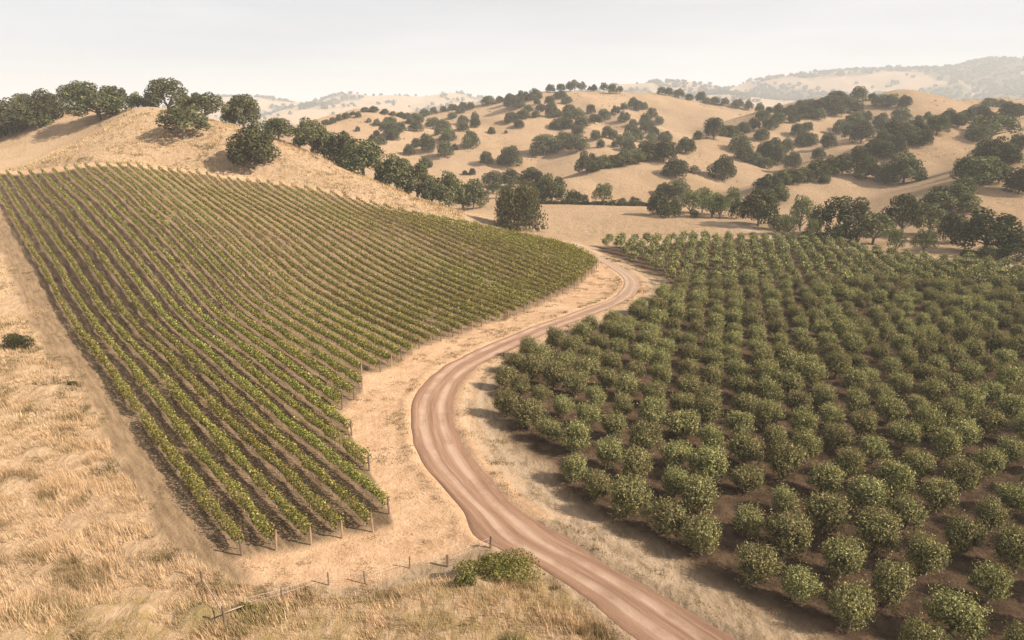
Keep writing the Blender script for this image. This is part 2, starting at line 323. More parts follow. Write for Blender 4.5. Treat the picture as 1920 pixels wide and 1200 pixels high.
def ground(x, y):
    x = np.asarray(x, float); y = np.asarray(y, float); rr = np.hypot(x, y)
    h = left_hill(x, y)
    far = sstep(150, 420, rr)
    wx = x + (fbm(x, y, 90, 3, 11) - 0.5) * 20 * far; wy = y + (fbm(x, y, 90, 3, 12) - 0.5) * 20 * far
    hill = np.full(x.shape, -30.0)
    for s, w, L in ridges:
        best = np.full(x.shape, -60.0)
        lo = L[:, :2].min(0) - 330; hi = L[:, :2].max(0) + 330
        if L[0, 1] > 800: lo -= 1900; hi += 1900
        m = (x > lo[0]) & (x < hi[0]) & (y > lo[1]) & (y < hi[1])
        if not m.any(): continue
        mx, my = wx[m], wy[m]; b = np.full(mx.shape, -60.0)
        for A, B in zip(L[:-1], L[1:]):
            e = B - A; t = np.clip(((mx - A[0]) * e[0] + (my - A[1]) * e[1]) / (e[0] ** 2 + e[1] ** 2), 0, 1)
            d = np.hypot(mx - A[0] - t * e[0], my - A[1] - t * e[1])
            b = np.maximum(b, A[2] + t * e[2] - s * (np.sqrt(d * d + w * w) - w))
        best[m] = b
        hill = smax(hill, best, 3.0) if w < 30 else smax(hill, best, 8.0)
    h = smax(h, hill, 1.6) - 0.2
    up = sstep(2, 22, h)
    h = h + far * up * ((fbm(x, y, 60, 5, 3) - 0.5) * 8.5) + sstep(900, 2000, rr) * up * (fbm(x, y, 420, 5, 5) - 0.5) * 62
    h = h + (fbm(x, y, 26, 3, 8) - 0.5) * 0.5 * sstep(26, 60, rr)
    # foreground knoll beside the road, and the road bed
    near = (rr < 260) & (np.abs(x) < 140)
    if near.any():
        xn, yn = x[near], y[near]; hn = h[near]
        kd = sdf(xn, yn, knoll_poly)
        hn = hn + 0.75 * (1 - sstep(-2.2, 0.1, kd)) + (1 - sstep(-4, 0, kd)) * (fbm(xn, yn, 3.2, 3, 21) - 0.5) * 0.7
        rd = sdf(xn, yn, road_poly)
        k = 1 - sstep(0.2, 4.0, rd); hn = hn * (1 - k)
        hn = hn + 0.13 * np.exp(-((rd - 0.55) / 0.45) ** 2) * (0.4 + 1.2 * fbm(xn, yn, 1.6, 2, 31))
        hn = hn - 0.16 * (1 - sstep(-0.45, 0.1, rd))
        h = h.copy(); h[near] = hn
    return h
def hit(px, py, maxt=None):
    """first hit of pixel rays with the ground (or the closest pass over a crest)"""
    r = rays(np.asarray(px, float), np.asarray(py, float)); T = np.concatenate([np.arange(25, 700, 1.6), np.geomspace(700, 8000, 240)])
    X = r[:, 0, None] * T; Y = r[:, 1, None] * T; Z = CAMH + r[:, 2, None] * T; G = np.zeros_like(X)
    for i in range(0, len(r), 24): G[i:i + 24] = ground(X[i:i + 24], Y[i:i + 24])
    gap = Z - G; below = gap <= 0; first = np.argmax(below, 1); none = ~below.any(1)
    first = np.where(none, np.argmin(np.where(T[None] < 700, gap, 1e9), 1), first); i = np.arange(len(r))
    if maxt is not None:                                                # standing on a crest the ray just clears
        mt = np.asarray(maxt, float)[:, None]; late = T[first] > mt[:, 0]
        alt = np.argmin(np.where((T[None] < mt) & (T[None] > 60), gap / T[None], 1e9), 1); first = np.where(late, alt, first)
    return np.stack([X[i, first], Y[i, first], G[i, first]], -1), T[first]

# ------------------------------------------------------------------ ground sheet
cl_px = [(0, 473), (43, 573), (67, 627), (80, 667), (130, 703), (157, 723), (187, 797), (200, 833), (227, 883), (273, 943), (300, 993), (333, 1037), (383, 1066), (430, 1092), (520, 1112), (620, 1106), (700, 1096), (770, 1080), (850, 1058), (925, 1040), (945, 1030)]
cl, _ = hit([q[0] for q in cl_px], [q[1] for q in cl_px]); cl = cl[:, :2]
cult_poly = np.array([(-170, 222), tuple(cl[0] + RU * 75)] + cl.tolist() + RC[114:].tolist() + [(12.0, 164), (-7.6, 167.2), (-34.8, 177.5), (-64.5, 186.5), (-82, 185.5), (-90, 183), (-102.5, 181.5), (-115, 183), (-129, 191), (-141, 200)])
def cover(x, y):
    """land cover weights at ground points: vineyard, bare headland, orchard, greenish, valley field, track"""
    rr = np.hypot(x, y); z = np.zeros(x.shape)
    cov = {k: z.copy() for k in ('vine', 'head', 'orch', 'green', 'track', 'knoll', 'side', 'wood')}
    m = (rr < 360) & (y > 5) & (np.abs(x) < 260)
    xn, yn = x[m], y[m]; j = (fbm(xn, yn, 2.4, 3, 41) - 0.5) * 2.2
    cd = sdf(xn, yn, cult_poly) + j * 0.7; head = 1 - sstep(-0.7, 0.7, cd)
    d = xn * RN[0] + yn * RN[1]; u = xn * RU[0] + yn * RU[1]
    lo = np.interp(d, low_d, low_u); hi = np.interp(d, top_d, top_u)
    v = sstep(-0.9, 0.6, u - lo + j * 0.5) * sstep(-1.5, 0.8, hi - u) * sstep(ROW_D0 - 1.6, ROW_D0 - 0.7, d + j * 0.2) * (1 - sstep(111.5, 112.5, d))
    od = sdf(xn, yn, orch_poly) + j * 0.5; orch = 1 - sstep(-0.9, 1.2, od)
    kd = sdf(xn, yn, knoll_poly) + j * 0.4; knoll = 1 - sstep(-0.6, 0.6, kd)
    rd = sdf(xn, yn, road_poly)
    head = np.maximum(head, (1 - sstep(0.8, 2.6, rd + j * 1.3)) * (1 - orch) * (yn > 45) * 0.8)
    side = (1 - sstep(9.0, 13.0, rd + j)) * (1 - orch) * (1 - head) * (1 - knoll) * sstep(20, 34, yn) * (1 - sstep(162, 172, yn))
    sd_ = np.abs(seg_dist(xn, yn, side_track) - 0.75) + j * 0.15
    tr = np.maximum(1 - sstep(1.2, 2.2, seg_dist(xn, yn, track) + j * 0.4), 1 - sstep(1.2, 2.0, seg_dist(xn, yn, xtrack) + j * 0.3))
    green = 0.8 * sstep(0.52, 0.72, fbm(xn, yn, 2.8, 3, 51)) * knoll
    trd = seg_dist(xn, yn, track); green = np.maximum(green, 0.8 * np.exp(-((trd - 6.5) / 4.0) ** 2) * (yn > 120) * (xn > 50) * sstep(0.3, 0.6, fbm(xn, yn, 9, 3, 52)))
    head = head * (1 - knoll)
    cov['vine'][m] = v * head; cov['head'][m] = head * (1 - v); cov['orch'][m] = orch; cov['green'][m] = green; cov['track'][m] = np.maximum(tr, 0.55 * (1 - sstep(0.15, 0.5, sd_)) * (rd > 0.6)) * (1 - orch)
    cov['knoll'][m] = knoll; cov['side'][m] = side
    mf = rr > 1200
    if mf.any():
        f1 = fbm(x[mf], y[mf], 400, 4, 77); f2 = fbm(x[mf], y[mf], 70, 3, 78); right = sstep(500, 1100, x[mf]) * sstep(1500, 2300, y[mf])
        cov['wood'][mf] = np.clip(sstep(0.50, 0.56, f1 + 0.16 * right) * sstep(0.36, 0.46, f2 + 0.1 * right), 0, 1)
    return cov
th = np.radians(np.unique(np.concatenate([np.arange(-180, -46, 4.0), np.arange(-46, 46.01, 0.185), np.arange(50, 180.1, 4.0)])))
rad = np.concatenate([np.geomspace(7, 20, 10)[:-1], np.geomspace(20, 11000, 575)])
TH, RD = np.meshgrid(th, rad); GX = RD * np.sin(TH); GY = RD * np.cos(TH)
GZ = ground(GX, GY); cv = cover(GX, GY)
bare = np.maximum.reduce([cv['vine'], cv['head'], cv['orch'], cv['track'], cv['side']])
tuss = (1 - bare) * (1 - sstep(140, 300, RD))
GZ = GZ + tuss * ((fbm(GX, GY, 2.0, 3, 61) - 0.5) * 0.7 + (fbm(GX, GY, 6, 2, 62) - 0.5) * 0.4)
GZ = GZ + cv['vine'] * (fbm(GX, GY, 1.2, 2, 63) - 0.5) * 0.12
nr, na = TH.shape; idx = np.arange(nr * na).reshape(nr, na)
F = np.stack([idx[:-1, :-1], idx[:-1, 1:], idx[1:, 1:], idx[1:, :-1]], -1).reshape(-1, 4)[:, ::-1]
V = np.stack([GX, GY, GZ], -1).reshape(-1, 3)
col1 = np.stack([cv['vine'], cv['head'], cv['orch'], cv['green']], -1).reshape(-1, 4)
col2 = np.stack([cv['track'], cv['side'], cv['knoll'], cv['wood']], -1).reshape(-1, 4)

g = NT('ground'); geo = g.n('ShaderNodeNewGeometry'); P = geo.outputs['Position']
a1 = g.attr('cov'); s1 = g.n('ShaderNodeSeparateColor'); g.l(a1.outputs['Color'], s1.inputs[0]); a2 = g.attr('cov2'); s2 = g.n('ShaderNodeSeparateColor'); g.l(a2.outputs['Color'], s2.inputs[0])
def dotp(v):
    m = g.n('ShaderNodeVectorMath', operation='DOT_PRODUCT'); g.l(P, m.inputs[0]); m.inputs[1].default_value = v; return m.outputs['Value']
cu = g.n('ShaderNodeCombineXYZ'); g.l(g.math('MULTIPLY', dotp((RN[0], RN[1], 0)), 1.0), cu.inputs[0]); g.l(g.math('MULTIPLY', dotp((RU[0], RU[1], 0)), 0.11), cu.inputs[1])
streak = g.noise(cu.outputs[0], 2.3, 4, 0.6)
n_big = g.noise(P, 0.018, 4, 0.55); n_mid = g.noise(P, 0.11, 5, 0.6, 0.6); n_sm = g.noise(P, 0.75, 5, 0.65); n_fine = g.noise(P, 4.5, 4, 0.7)
mps = g.n('ShaderNodeMapping'); mps.inputs['Rotation'].default_value = (0, 0, 0.5); mps.inputs['Scale'].default_value = (1, 0.35, 1); g.l(P, mps.inputs[0])
n_comb = g.noise(mps.outputs[0], 1.6, 5, 0.7, 0.8)
grass = g.mix(g.rng(n_comb, 0.32, 0.66), (0.27, 0.19, 0.122), (0.46, 0.335, 0.228))
grass = g.mix(g.math('MULTIPLY', g.rng(n_mid, 0.45, 0.75), 0.55), grass, (0.42, 0.29, 0.18))
grass = g.mix(g.math('MULTIPLY', g.rng(n_big, 0.42, 0.68), 0.5), grass, (0.46, 0.34, 0.235))
grass = g.mix(g.math('MULTIPLY', g.rng(g.noise(P, 0.045, 6, 0.62, 1.0), 0.48, 0.66), 0.55), grass, (0.31, 0.22, 0.135))
grass = g.mix(g.math('MULTIPLY', g.rng(n_sm, 0.58, 0.78), 0.55), grass, (0.20, 0.135, 0.07))
grass = g.mix(g.math('MULTIPLY', s2.outputs[2], g.rng(n_sm, 0.35, 0.65)), grass, (0.27, 0.20, 0.095))
grass = g.mix(g.math('MULTIPLY', a1.outputs['Alpha'], g.rng(n_sm, 0.35, 0.7, 0, 0.6)), grass, (0.16, 0.15, 0.065))
head = g.mix(g.rng(n_sm, 0.3, 0.7), (0.42, 0.275, 0.175), (0.56, 0.385, 0.255))
head = g.mix(g.rng(n_fine, 0.52, 0.78, 0, 0.35), head, (0.28, 0.185, 0.115))
head = g.mix(g.rng(g.noise(P, 1.7, 4, 0.6), 0.62, 0.70, 0, 0.7), head, (0.22, 0.15, 0.085))
head = g.mix(g.math('MULTIPLY', g.rng(n_mid, 0.5, 0.72), 0.6), head, (0.64, 0.455, 0.315))
strip = g.math('LESS_THAN', dotp((RN[0], RN[1], 0)), ROW_D0 - 0.2)
stripm = g.rng(dotp((RN[0], RN[1], 0)), ROW_D0 - 1.2, ROW_D0 + 0.3, 0.85, 0.0)
lefttrack = g.mix(g.rng(streak, 0.3, 0.7), (0.10, 0.073, 0.046), (0.25, 0.18, 0.115))
head = g.mix(stripm, head, lefttrack)
soil = g.mix(g.rng(streak, 0.32, 0.68), (0.10, 0.07, 0.046), (0.25, 0.178, 0.116))
soil = g.mix(g.rng(n_fine, 0.55, 0.78, 0, 0.5), soil, (0.29, 0.205, 0.135))
soil = g.mix(g.rng(dotp((RN[0], RN[1], 0)), 16, 52, 0.0, 0.6), soil, g.mix(g.rng(n_sm, 0.3, 0.7), (0.20, 0.14, 0.09), (0.38, 0.27, 0.175)))
soil = g.mix(g.math('MULTIPLY', g.rng(n_mid, 0.52, 0.70), 0.55), soil, (0.14, 0.12, 0.055))
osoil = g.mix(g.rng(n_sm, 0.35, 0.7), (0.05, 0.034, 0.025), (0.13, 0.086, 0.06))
side = g.mix(g.rng(n_comb, 0.3, 0.7), (0.20, 0.15, 0.103), (0.40, 0.305, 0.215))
side = g.mix(g.rng(n_sm, 0.55, 0.75, 0, 0.75), side, (0.17, 0.13, 0.075))
colr = g.mix(s2.outputs[1], grass, side)
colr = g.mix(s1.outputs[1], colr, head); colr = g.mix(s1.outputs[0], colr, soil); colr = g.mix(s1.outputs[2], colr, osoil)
colr = g.mix(s2.outputs[0], colr, (0.47, 0.37, 0.28))
colr = g.mix(g.math('MULTIPLY', a2.outputs['Alpha'], 0.85), colr, (0.085, 0.08, 0.045))
colr = g.mix(g.rng(n_fine, 0.3, 0.7, 0.0, 0.22), colr, (0.2, 0.14, 0.08))
colr = g.mix(1.0, colr, (0.92, 0.895, 0.85), 'MULTIPLY')
bmp = g.n('ShaderNodeBump'); bmp.inputs['Strength'].default_value = 0.75; bmp.inputs['Distance'].default_value = 0.35
barev = g.math('ADD', g.math('ADD', s1.outputs[0], s1.outputs[1]), g.math('ADD', s1.outputs[2], s2.outputs[1]), clamp=True)
clod = g.math('ADD', g.math('MULTIPLY', g.noise(P, 2.2, 5, 0.7), 0.8), g.math('MULTIPLY', n_fine, 0.4))
gh = g.math('ADD', g.math('MULTIPLY', n_comb, 1.2), g.math('MULTIPLY', n_fine, 0.35))
hm = g.n('ShaderNodeMix'); g.l(barev, hm.inputs[0]); g.l(gh, hm.inputs[2]); g.l(clod, hm.inputs[3]); g.l(hm.outputs[0], bmp.inputs['Height'])
pr = g.n('ShaderNodeBsdfDiffuse'); pr.inputs['Roughness'].default_value = 0.6; g.l(colr, pr.inputs['Color']); g.l(bmp.outputs[0], pr.inputs['Normal'])
g.l(pr.outputs[0], g.out.inputs['Surface'])
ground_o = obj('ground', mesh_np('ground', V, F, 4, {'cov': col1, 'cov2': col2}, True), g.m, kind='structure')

# ------------------------------------------------------------------ dirt road
ncs = 21; tt = np.linspace(-1.06, 1.06, ncs); st = len(RL)
seg = np.concatenate([[0], np.cumsum(np.linalg.norm(np.diff(RC, axis=0), axis=1))])
dense = np.arange(0, seg[-1], 0.5)
L2 = np.stack([np.interp(dense, seg, RL[:, i]) for i in (0, 1)], -1); R2 = np.stack([np.interp(dense, seg, RR[:, i]) for i in (0, 1)], -1)
ct = (L2 + R2) / 2; hw = (R2 - L2) / 2
W = np.linalg.norm(hw, axis=1)
ej = np.stack([1 + ((fbm(dense, dense * 0 + 5, 2.5, 4, 71) - 0.5) * 0.5 + (fbm(dense, dense * 0 + 5, 14, 2, 73) - 0.5) * 0.5) / W, 1 + ((fbm(dense, dense * 0 + 9, 2.5, 4, 72) - 0.5) * 0.5 + (fbm(dense, dense * 0 + 9, 14, 2, 74) - 0.5) * 0.5) / W], -1)
tj = np.where(tt[None] < 0, tt[None] * ej[:, :1], tt[None] * ej[:, 1:])
XY = ct[:, None] + hw[:, None] * tj[..., None]
AC = tt[None] * W[:, None]                                             # metres from the centre line
edge_j = (fbm(dense, dense * 0, 3.0, 3, 71) - 0.5)[:, None] * 0.25
prof = 0.03 - 0.045 * (np.exp(-((np.abs(AC) - 0.95) / 0.33) ** 2)) + 0.02 * (fbm(XY[..., 0], XY[..., 1], 1.3, 3, 72) - 0.5) - 0.2 * sstep(0.985, 1.06, np.abs(tt))[None]
RZ = prof
ii = np.arange(XY.shape[0] * ncs).reshape(-1, ncs)
RF = np.stack([ii[:-1, :-1], ii[:-1, 1:], ii[1:, 1:], ii[1:, :-1]], -1).reshape(-1, 4)
rcol = np.stack([AC / 8 + 0.5, np.broadcast_to(tt[None] * 0.5 + 0.5, AC.shape), np.broadcast_to((dense / 400)[:, None], AC.shape), np.ones_like(AC)], -1).reshape(-1, 4)
g = NT('dirt_road'); ra = g.attr('lane'); rs = g.n('ShaderNodeSeparateColor'); g.l(ra.outputs['Color'], rs.inputs[0]); geo = g.n('ShaderNodeNewGeometry'); P = geo.outputs['Position']
acr = g.math('MULTIPLY', g.math('SUBTRACT', rs.outputs[0], 0.5), 8.0); al = g.math('MULTIPLY', rs.outputs[2], 400.0)
cx_ = g.n('ShaderNodeCombineXYZ'); g.l(acr, cx_.inputs[0]); g.l(g.math('MULTIPLY', al, 0.05), cx_.inputs[1])
rstreak = g.noise(cx_.outputs[0], 2.6, 5, 0.62); rn1 = g.noise(P, 0.35, 4, 0.6); rn2 = g.noise(P, 7.0, 4, 0.7)
wob = g.math('MULTIPLY', g.math('SUBTRACT', g.noise(cx_.outputs[0], 0.6, 3), 0.5), 0.9)
ab = g.math('ABSOLUTE', g.math('ADD', acr, wob))
rut = g.rng(g.math('ABSOLUTE', g.math('SUBTRACT', ab, 0.95)), 0.12, 0.62, 1.0, 0.0)
base = g.mix(g.rng(rstreak, 0.3, 0.7), (0.215, 0.127, 0.085), (0.34, 0.217, 0.152))
base = g.mix(g.rng(rn1, 0.45, 0.7, 0, 0.5), base, (0.29, 0.178, 0.118))
base = g.mix(g.math('MULTIPLY', rut, g.rng(rn1, 0.30, 0.62, 0.2, 0.85)), base, (0.45, 0.325, 0.245))
base = g.mix(g.rng(rn2, 0.55, 0.8, 0, 0.4), base, (0.22, 0.13, 0.09))
edge = g.math('ABSOLUTE', g.math('SUBTRACT', rs.outputs[1], 0.5))
base = g.mix(g.rng(g.math('ADD', edge, g.math('MULTIPLY', g.math('SUBTRACT', g.noise(P, 1.3, 4), 0.5), 0.16)), 0.36, 0.50), base, (0.22, 0.13, 0.088))
base = g.mix(g.rng(al, 94, 152, 0, 0.55), base, (0.47, 0.36, 0.28))
base = g.mix(1.0, base, (0.88, 0.87, 0.86), 'MULTIPLY')
bmp = g.n('ShaderNodeBump'); bmp.inputs['Strength'].default_value = 0.5; bmp.inputs['Distance'].default_value = 0.12
g.l(g.math('ADD', rstreak, g.math('MULTIPLY', rn2, 0.6)), bmp.inputs['Height'])
pr = g.n('ShaderNodeBsdfDiffuse'); pr.inputs['Roughness'].default_value = 0.6; g.l(base, pr.inputs['Color']); g.l(bmp.outputs[0], pr.inputs['Normal']); g.l(pr.outputs[0], g.out.inputs['Surface'])
obj('dirt_road', mesh_np('dirt_road', np.concatenate([XY, RZ[..., None]], -1).reshape(-1, 3), RF, 4, {'lane': rcol}, True), g.m, kind='structure')

# ------------------------------------------------------------------ vineyard rows
def tints(n, cols, jit=0.2):
    cols = np.array(cols); c = cols[rng.integers(0, len(cols), n)]; return np.clip(c * (1 + rng.normal(0, jit, (n, 1))), 0.004, 1)
VINE_COLS = [(0.17, 0.18, 0.042), (0.23, 0.225, 0.055), (0.33, 0.29, 0.085), (0.10, 0.12, 0.03), (0.14, 0.15, 0.038), (0.38, 0.32, 0.11)]
post_me = tubes([[(0, 0, -0.25, 0.05), (0, 0, 1.3, 0.047), (0, 0, 1.34, 0.03)]], 6); post_me.materials.append(M_post)
endp_me = tubes([[(0, 0, -0.3, 0.075), (0, 0, 1.45, 0.068), (0, 0, 1.5, 0.05)]], 7); endp_me.materials.append(M_dpost)
endp2_me = endp_me.copy(); endp2_me.materials.clear(); endp2_me.materials.append(M_post)
stake_me = tubes([[(0, 0, -0.2, 0.03), (0, 0, 1.25, 0.025)]], 5); stake_me.materials.append(M_hose)
for k in range(NROWS):
    d = ROW_D0 + ROW_SP * k; u0, u1 = row_span(d)
    if u1 - u0 < 4: continue
    a = RN * d + RU * u0; z0 = float(ground(np.array([a[0]]), np.array([a[1]]))[0])
    where = 'ending at the bare front corner' if k < 6 else ('ending above the road bend' if k < 14 else ('ending along the sandy road verge' if k < 30 else 'in the dense far vineyard'))
    root = thing('vine_row', f"trellised vine row, {nth(k + 1)} from the left grass edge, {where}", 'vine row', (a[0], a[1], z0), 0, (1, 1, 1), 'vine rows of the hillside vineyard')
    # leaves: density and card size follow the distance to the camera
    us = np.arange(u0 + 0.25, u1, 0.5); xy = RN[None] * d + RU[None] * us[:, None]; gz = ground(xy[:, 0], xy[:, 1]); dist = np.hypot(xy[:, 0], xy[:, 1])
    infront = (np.abs(np.arctan2(xy[:, 0], xy[:, 1])) < math.radians(46))
    vig = 0.62 + 0.72 * vnoise(us / 1.5, us * 0 + k * 3.7, 91) * (0.6 + 0.8 * fbm(us, us * 0 + k * 7.1, 9, 2, 92))
    thin = sstep(0.42, 0.7, fbm(xy[:, 0], xy[:, 1], 9, 3, 93)) * np.exp(-(((xy[:, 0] + 32) / 26) ** 2 + ((xy[:, 1] - 132) / 28) ** 2))           # a weaker patch in the middle of the block
    cnt = np.clip(88 * (60 / np.maximum(dist, 60)) ** 1.15, 21, 88) * (0.8 + 0.4 * vig) * (1 - 0.35 * thin) * infront * np.where(vnoise(us / 1.5, us * 0 + k * 2.9, 95) < 0.10, 0.25, 1.0)
    cnt = cnt.astype(int); rep = np.repeat(np.arange(len(us)), cnt); n = len(rep)
    if n:
        sz = np.clip(0.155 * (np.maximum(dist, 55) / 55) ** 0.5, 0.155, 0.24)[rep] * rng.uniform(0.75, 1.3, n)
        ang = rng.uniform(0, 2 * math.pi, n); rr_ = np.sqrt(rng.uniform(0.30, 1.0, n)); vg = vig[rep]
        lat = np.cos(ang) * rr_ * (0.43 - 0.14 * sstep(70, 150, dist)[rep]) * vg; ver = 0.98 + np.sin(ang) * rr_ * (0.43 - 0.08 * sstep(80, 150, dist)[rep]) * vg
        shoot = rng.random(n) < 0.10; ver = np.where(shoot, ver + rng.uniform(0.1, 0.45, n), ver)
        uu = us[rep] + rng.uniform(-0.27, 0.27, n) - u0
        wob = (fbm(us, us * 0 + k * 5.3, 5, 2, 94)[rep] - 0.5) * 0.3
        Pp = np.stack([RN[0] * (lat + wob) + RU[0] * uu, RN[1] * (lat + wob) + RU[1] * uu, gz[rep] - z0 + ver], -1)
        Nn = np.stack([RN[0] * np.cos(ang), RN[1] * np.cos(ang), np.sin(ang) + 0.35], -1) + rng.normal(0, 0.55, (n, 3))
        tn = tints(n, VINE_COLS, 0.22); dull = thin[rep][:, None]; tn = tn * (1 - 0.6 * dull) + 0.6 * dull * np.array([0.22, 0.16, 0.075])
        autumn = rng.random(n) < 0.02; tn[autumn] = (0.32, 0.24, 0.06)
        v_, f_, c_ = leaf_cards(Pp, Nn, sz, 0.82, tn)
        obj('foliage', mesh_np('vine_foliage', v_, f_, 4, {'tint': c_}), M_vine, root)
    # woody trunks under the canopy, one per vine
    ut = np.arange(u0 + 0.6, u1, 1.5); pt = RN[None] * d + RU[None] * ut[:, None]; gt = ground(pt[:, 0], pt[:, 1]); near = (np.hypot(pt[:, 0], pt[:, 1]) < 150)
    if near.any():
        ps = []
        for q, zz in zip(pt[near], gt[near]):
            x, y = q - a; j = rng.normal(0, 0.05, 2)
            ps.append([(x, y, zz - z0 - 0.1, 0.04), (x + j[0], y + j[1], zz - z0 + 0.4, 0.032), (x, y, zz - z0 + 0.8, 0.03)])
        obj('vine_trunks', tubes(ps, 4), M_bark, root, kind='stuff')
    sel = np.arange(0, len(us), 4)
    sel = sel[(dist[sel] < 190)]
    if len(sel) > 2:
        obj('drip_hose', tubes([[(xy[i, 0] - a[0], xy[i, 1] - a[1], gz[i] - z0 + 0.38 + 0.03 * math.sin(i), 0.018) for i in sel]], 4), M_hose, root)
    e = obj('end_post', endp_me if rng.random() < 0.55 else endp2_me, None, root)
    e.location = (-RU[0] * 0.35, -RU[1] * 0.35, 0); e.rotation_euler = (rng.normal(0, 0.03), rng.normal(0, 0.03), rng.uniform(0, 6)); e.scale = (1, 1, rng.uniform(0.92, 1.04))
    for up_ in np.arange(u0 + 6, min(u1, u0 + 110), 6.0):
        q = RN * d + RU * up_
        if math.hypot(*q) > 125: continue
        e = obj('trellis_post', post_me, None, root); e.location = (q[0] - a[0], q[1] - a[1], float(ground(q[:1], q[1:])[0]) - z0); e.rotation_euler = (0, rng.normal(0, 0.02), rng.uniform(0, 6))
    q = RN * d + RU * u1; e = obj('end_post', endp2_me, None, root); e.location = (q[0] - a[0], q[1] - a[1], float(ground(q[:1], q[1:])[0]) - z0)

# ------------------------------------------------------------------ olive orchard
OL_COLS = [(0.175, 0.163, 0.068), (0.245, 0.222, 0.096), (0.092, 0.092, 0.038), (0.34, 0.30, 0.138), (0.122, 0.118, 0.049)]
def olive_crown(seed, nsp, nl, size, asp, length):
    """a crown of upright leafy sprigs: nsp sprigs with nl leaves each"""
    r = np.random.default_rng(seed); L = []
    for i in range(17):
        th_ = r.uniform(0, 6.283); el = r.uniform(-0.35, 1.25); q = 0.88 * math.cos(el)
        L.append((q * math.cos(th_) * r.uniform(0.7, 1.15), q * math.sin(th_) * r.uniform(0.7, 1.15), 0.90 + 0.85 * math.sin(el) * r.uniform(0.75, 1.2), r.uniform(0.26, 0.56)))
    L.append((0, 0, 0.88, 0.66)); L = np.array(L); w = L[:, 3] ** 2; li = r.choice(len(L), nsp, p=w / w.sum())
    dv = r.normal(size=(nsp, 3)); dv[:, 2] = np.abs(dv[:, 2]) * np.where(r.random(nsp) < 0.25, -1, 1); dv /= np.linalg.norm(dv, axis=1, keepdims=True)
    B = L[li, :3] + dv * (L[li, 3] * (0.62 + 0.36 * r.random(nsp) ** 0.6))[:, None]
    B[:, 2] = np.where(B[:, 2] < 0.16, 0.16 + r.random(nsp) * 0.5, B[:, 2])
    A = dv * 0.8 + np.array([0, 0, 1.0]) + r.normal(0, 0.28, (nsp, 3)); A[B[:, 2] < 0.6, 2] *= 0.2; A /= np.linalg.norm(A, axis=1, keepdims=True)
    ln = length * r.uniform(0.55, 1.35, nsp) * (1 + 0.5 * (B[:, 2] > 1.45))
    rep = np.repeat(np.arange(nsp), nl); n = len(rep); f = np.tile((np.arange(nl) + 0.3) / nl, nsp) + r.uniform(-0.1, 0.1, n)
    side = r.normal(size=(n, 3)); Pp = B[rep] + A[rep] * (ln[rep] * f)[:, None] + side * 0.045
    ax = A[rep] + side * 0.55; Nn = dv[rep] * 0.8 + np.array([0, 0, 0.15]) + r.normal(0, 0.55, (n, 3))
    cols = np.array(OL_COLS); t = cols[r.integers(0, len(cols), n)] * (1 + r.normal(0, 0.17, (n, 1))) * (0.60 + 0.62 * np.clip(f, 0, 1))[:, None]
    return leaf_cards(Pp, Nn, size * r.uniform(0.7, 1.3, n), asp, np.clip(t, 0.01, 1), ax)
ol_me = []; ol_tr = []
for s in range(6):
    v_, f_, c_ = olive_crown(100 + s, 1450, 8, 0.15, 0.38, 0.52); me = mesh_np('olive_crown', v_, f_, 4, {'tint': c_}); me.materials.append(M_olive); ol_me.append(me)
    r = np.random.default_rng(s); ps = [[(0, 0, -0.15, 0.13), (0.03, 0.02, 0.35, 0.10), (0.0, 0.05, 0.6, 0.09)]]
    for q in range(5):
        t_ = q * 1.26 + r.uniform(-0.3, 0.3); ps.append([(0, 0.04, 0.5, 0.07), (0.3 * math.cos(t_), 0.3 * math.sin(t_), 0.9, 0.05), (0.62 * math.cos(t_), 0.62 * math.sin(t_), 1.45, 0.02)])
    me = tubes(ps, 5); me.materials.append(M_bark); ol_tr.append(me)
OA = np.array([2.15, -2.5]); OB = np.array([3.65, 2.65]); O0 = np.array([4.4, 50.7])
mm, nn = np.meshgrid(np.arange(-60, 60), np.arange(-2, 60)); mm, nn = mm.ravel(), nn.ravel()
XYo = O0 + mm[:, None] * OA + nn[:, None] * OB
jit = np.random.default_rng(5).normal(0, 0.22, XYo.shape); XYo = XYo + jit
ok = (sdf(XYo[:, 0], XYo[:, 1], orch_poly) < -0.2)
r3 = np.stack([XYo[:, 0], XYo[:, 1] * math.cos(PITCH) + CAMH * math.sin(PITCH)], -1)
vx = XYo[:, 0] / r3[:, 1] * FPX; vy = 600 + FPX * ((CAMH - 1.5) * math.cos(PITCH) - XYo[:, 1] * math.sin(PITCH)) / r3[:, 1]
ok &= (np.abs(vx) < 1060) & (vy < 1290) & (XYo[:, 1] > 0)
XYo, mm, nn, dep, vx, vy = XYo[ok], mm[ok], nn[ok], r3[ok, 1], vx[ok], vy[ok]
infr = (np.abs(vx) < 975) & (vy < 1235)
order = np.argsort(np.where(infr, dep, dep + 500)); chosen = np.zeros(len(XYo), bool); chosen[order[:300]] = True
for n_ in np.unique(nn):                                                # rows count from the road, trees from the end at the road bend
    q = np.nonzero(nn == n_)[0]; q = q[np.argsort(mm[q])]
    for c_i, i in enumerate(q):
        if not chosen[i]: continue
        rr_ = random.Random(int(i) * 7 + 1); x, y = XYo[i]; z = float(ground(np.array([x]), np.array([y]))[0])
        s = rr_.uniform(0.82, 1.10)
        t = thing('olive_tree', f"bushy olive tree, {nth(c_i + 1)} from the road bend in the {nth(int(n_ - nn.min()) + 1)} orchard row", 'olive tree',
                  (x, y, z), rr_.uniform(0, 6.28), (s * rr_.uniform(0.86, 1.14), s * rr_.uniform(0.86, 1.14), s * rr_.uniform(0.92, 1.2)), 'olive trees standing in orchard rows')
        v = rr_.randrange(6); obj('trunk', ol_tr[v], None, t); obj('crown', ol_me[v], None, t)
rest = np.nonzero(~chosen)[0]; VV = []; CC_ = []; nf = 0
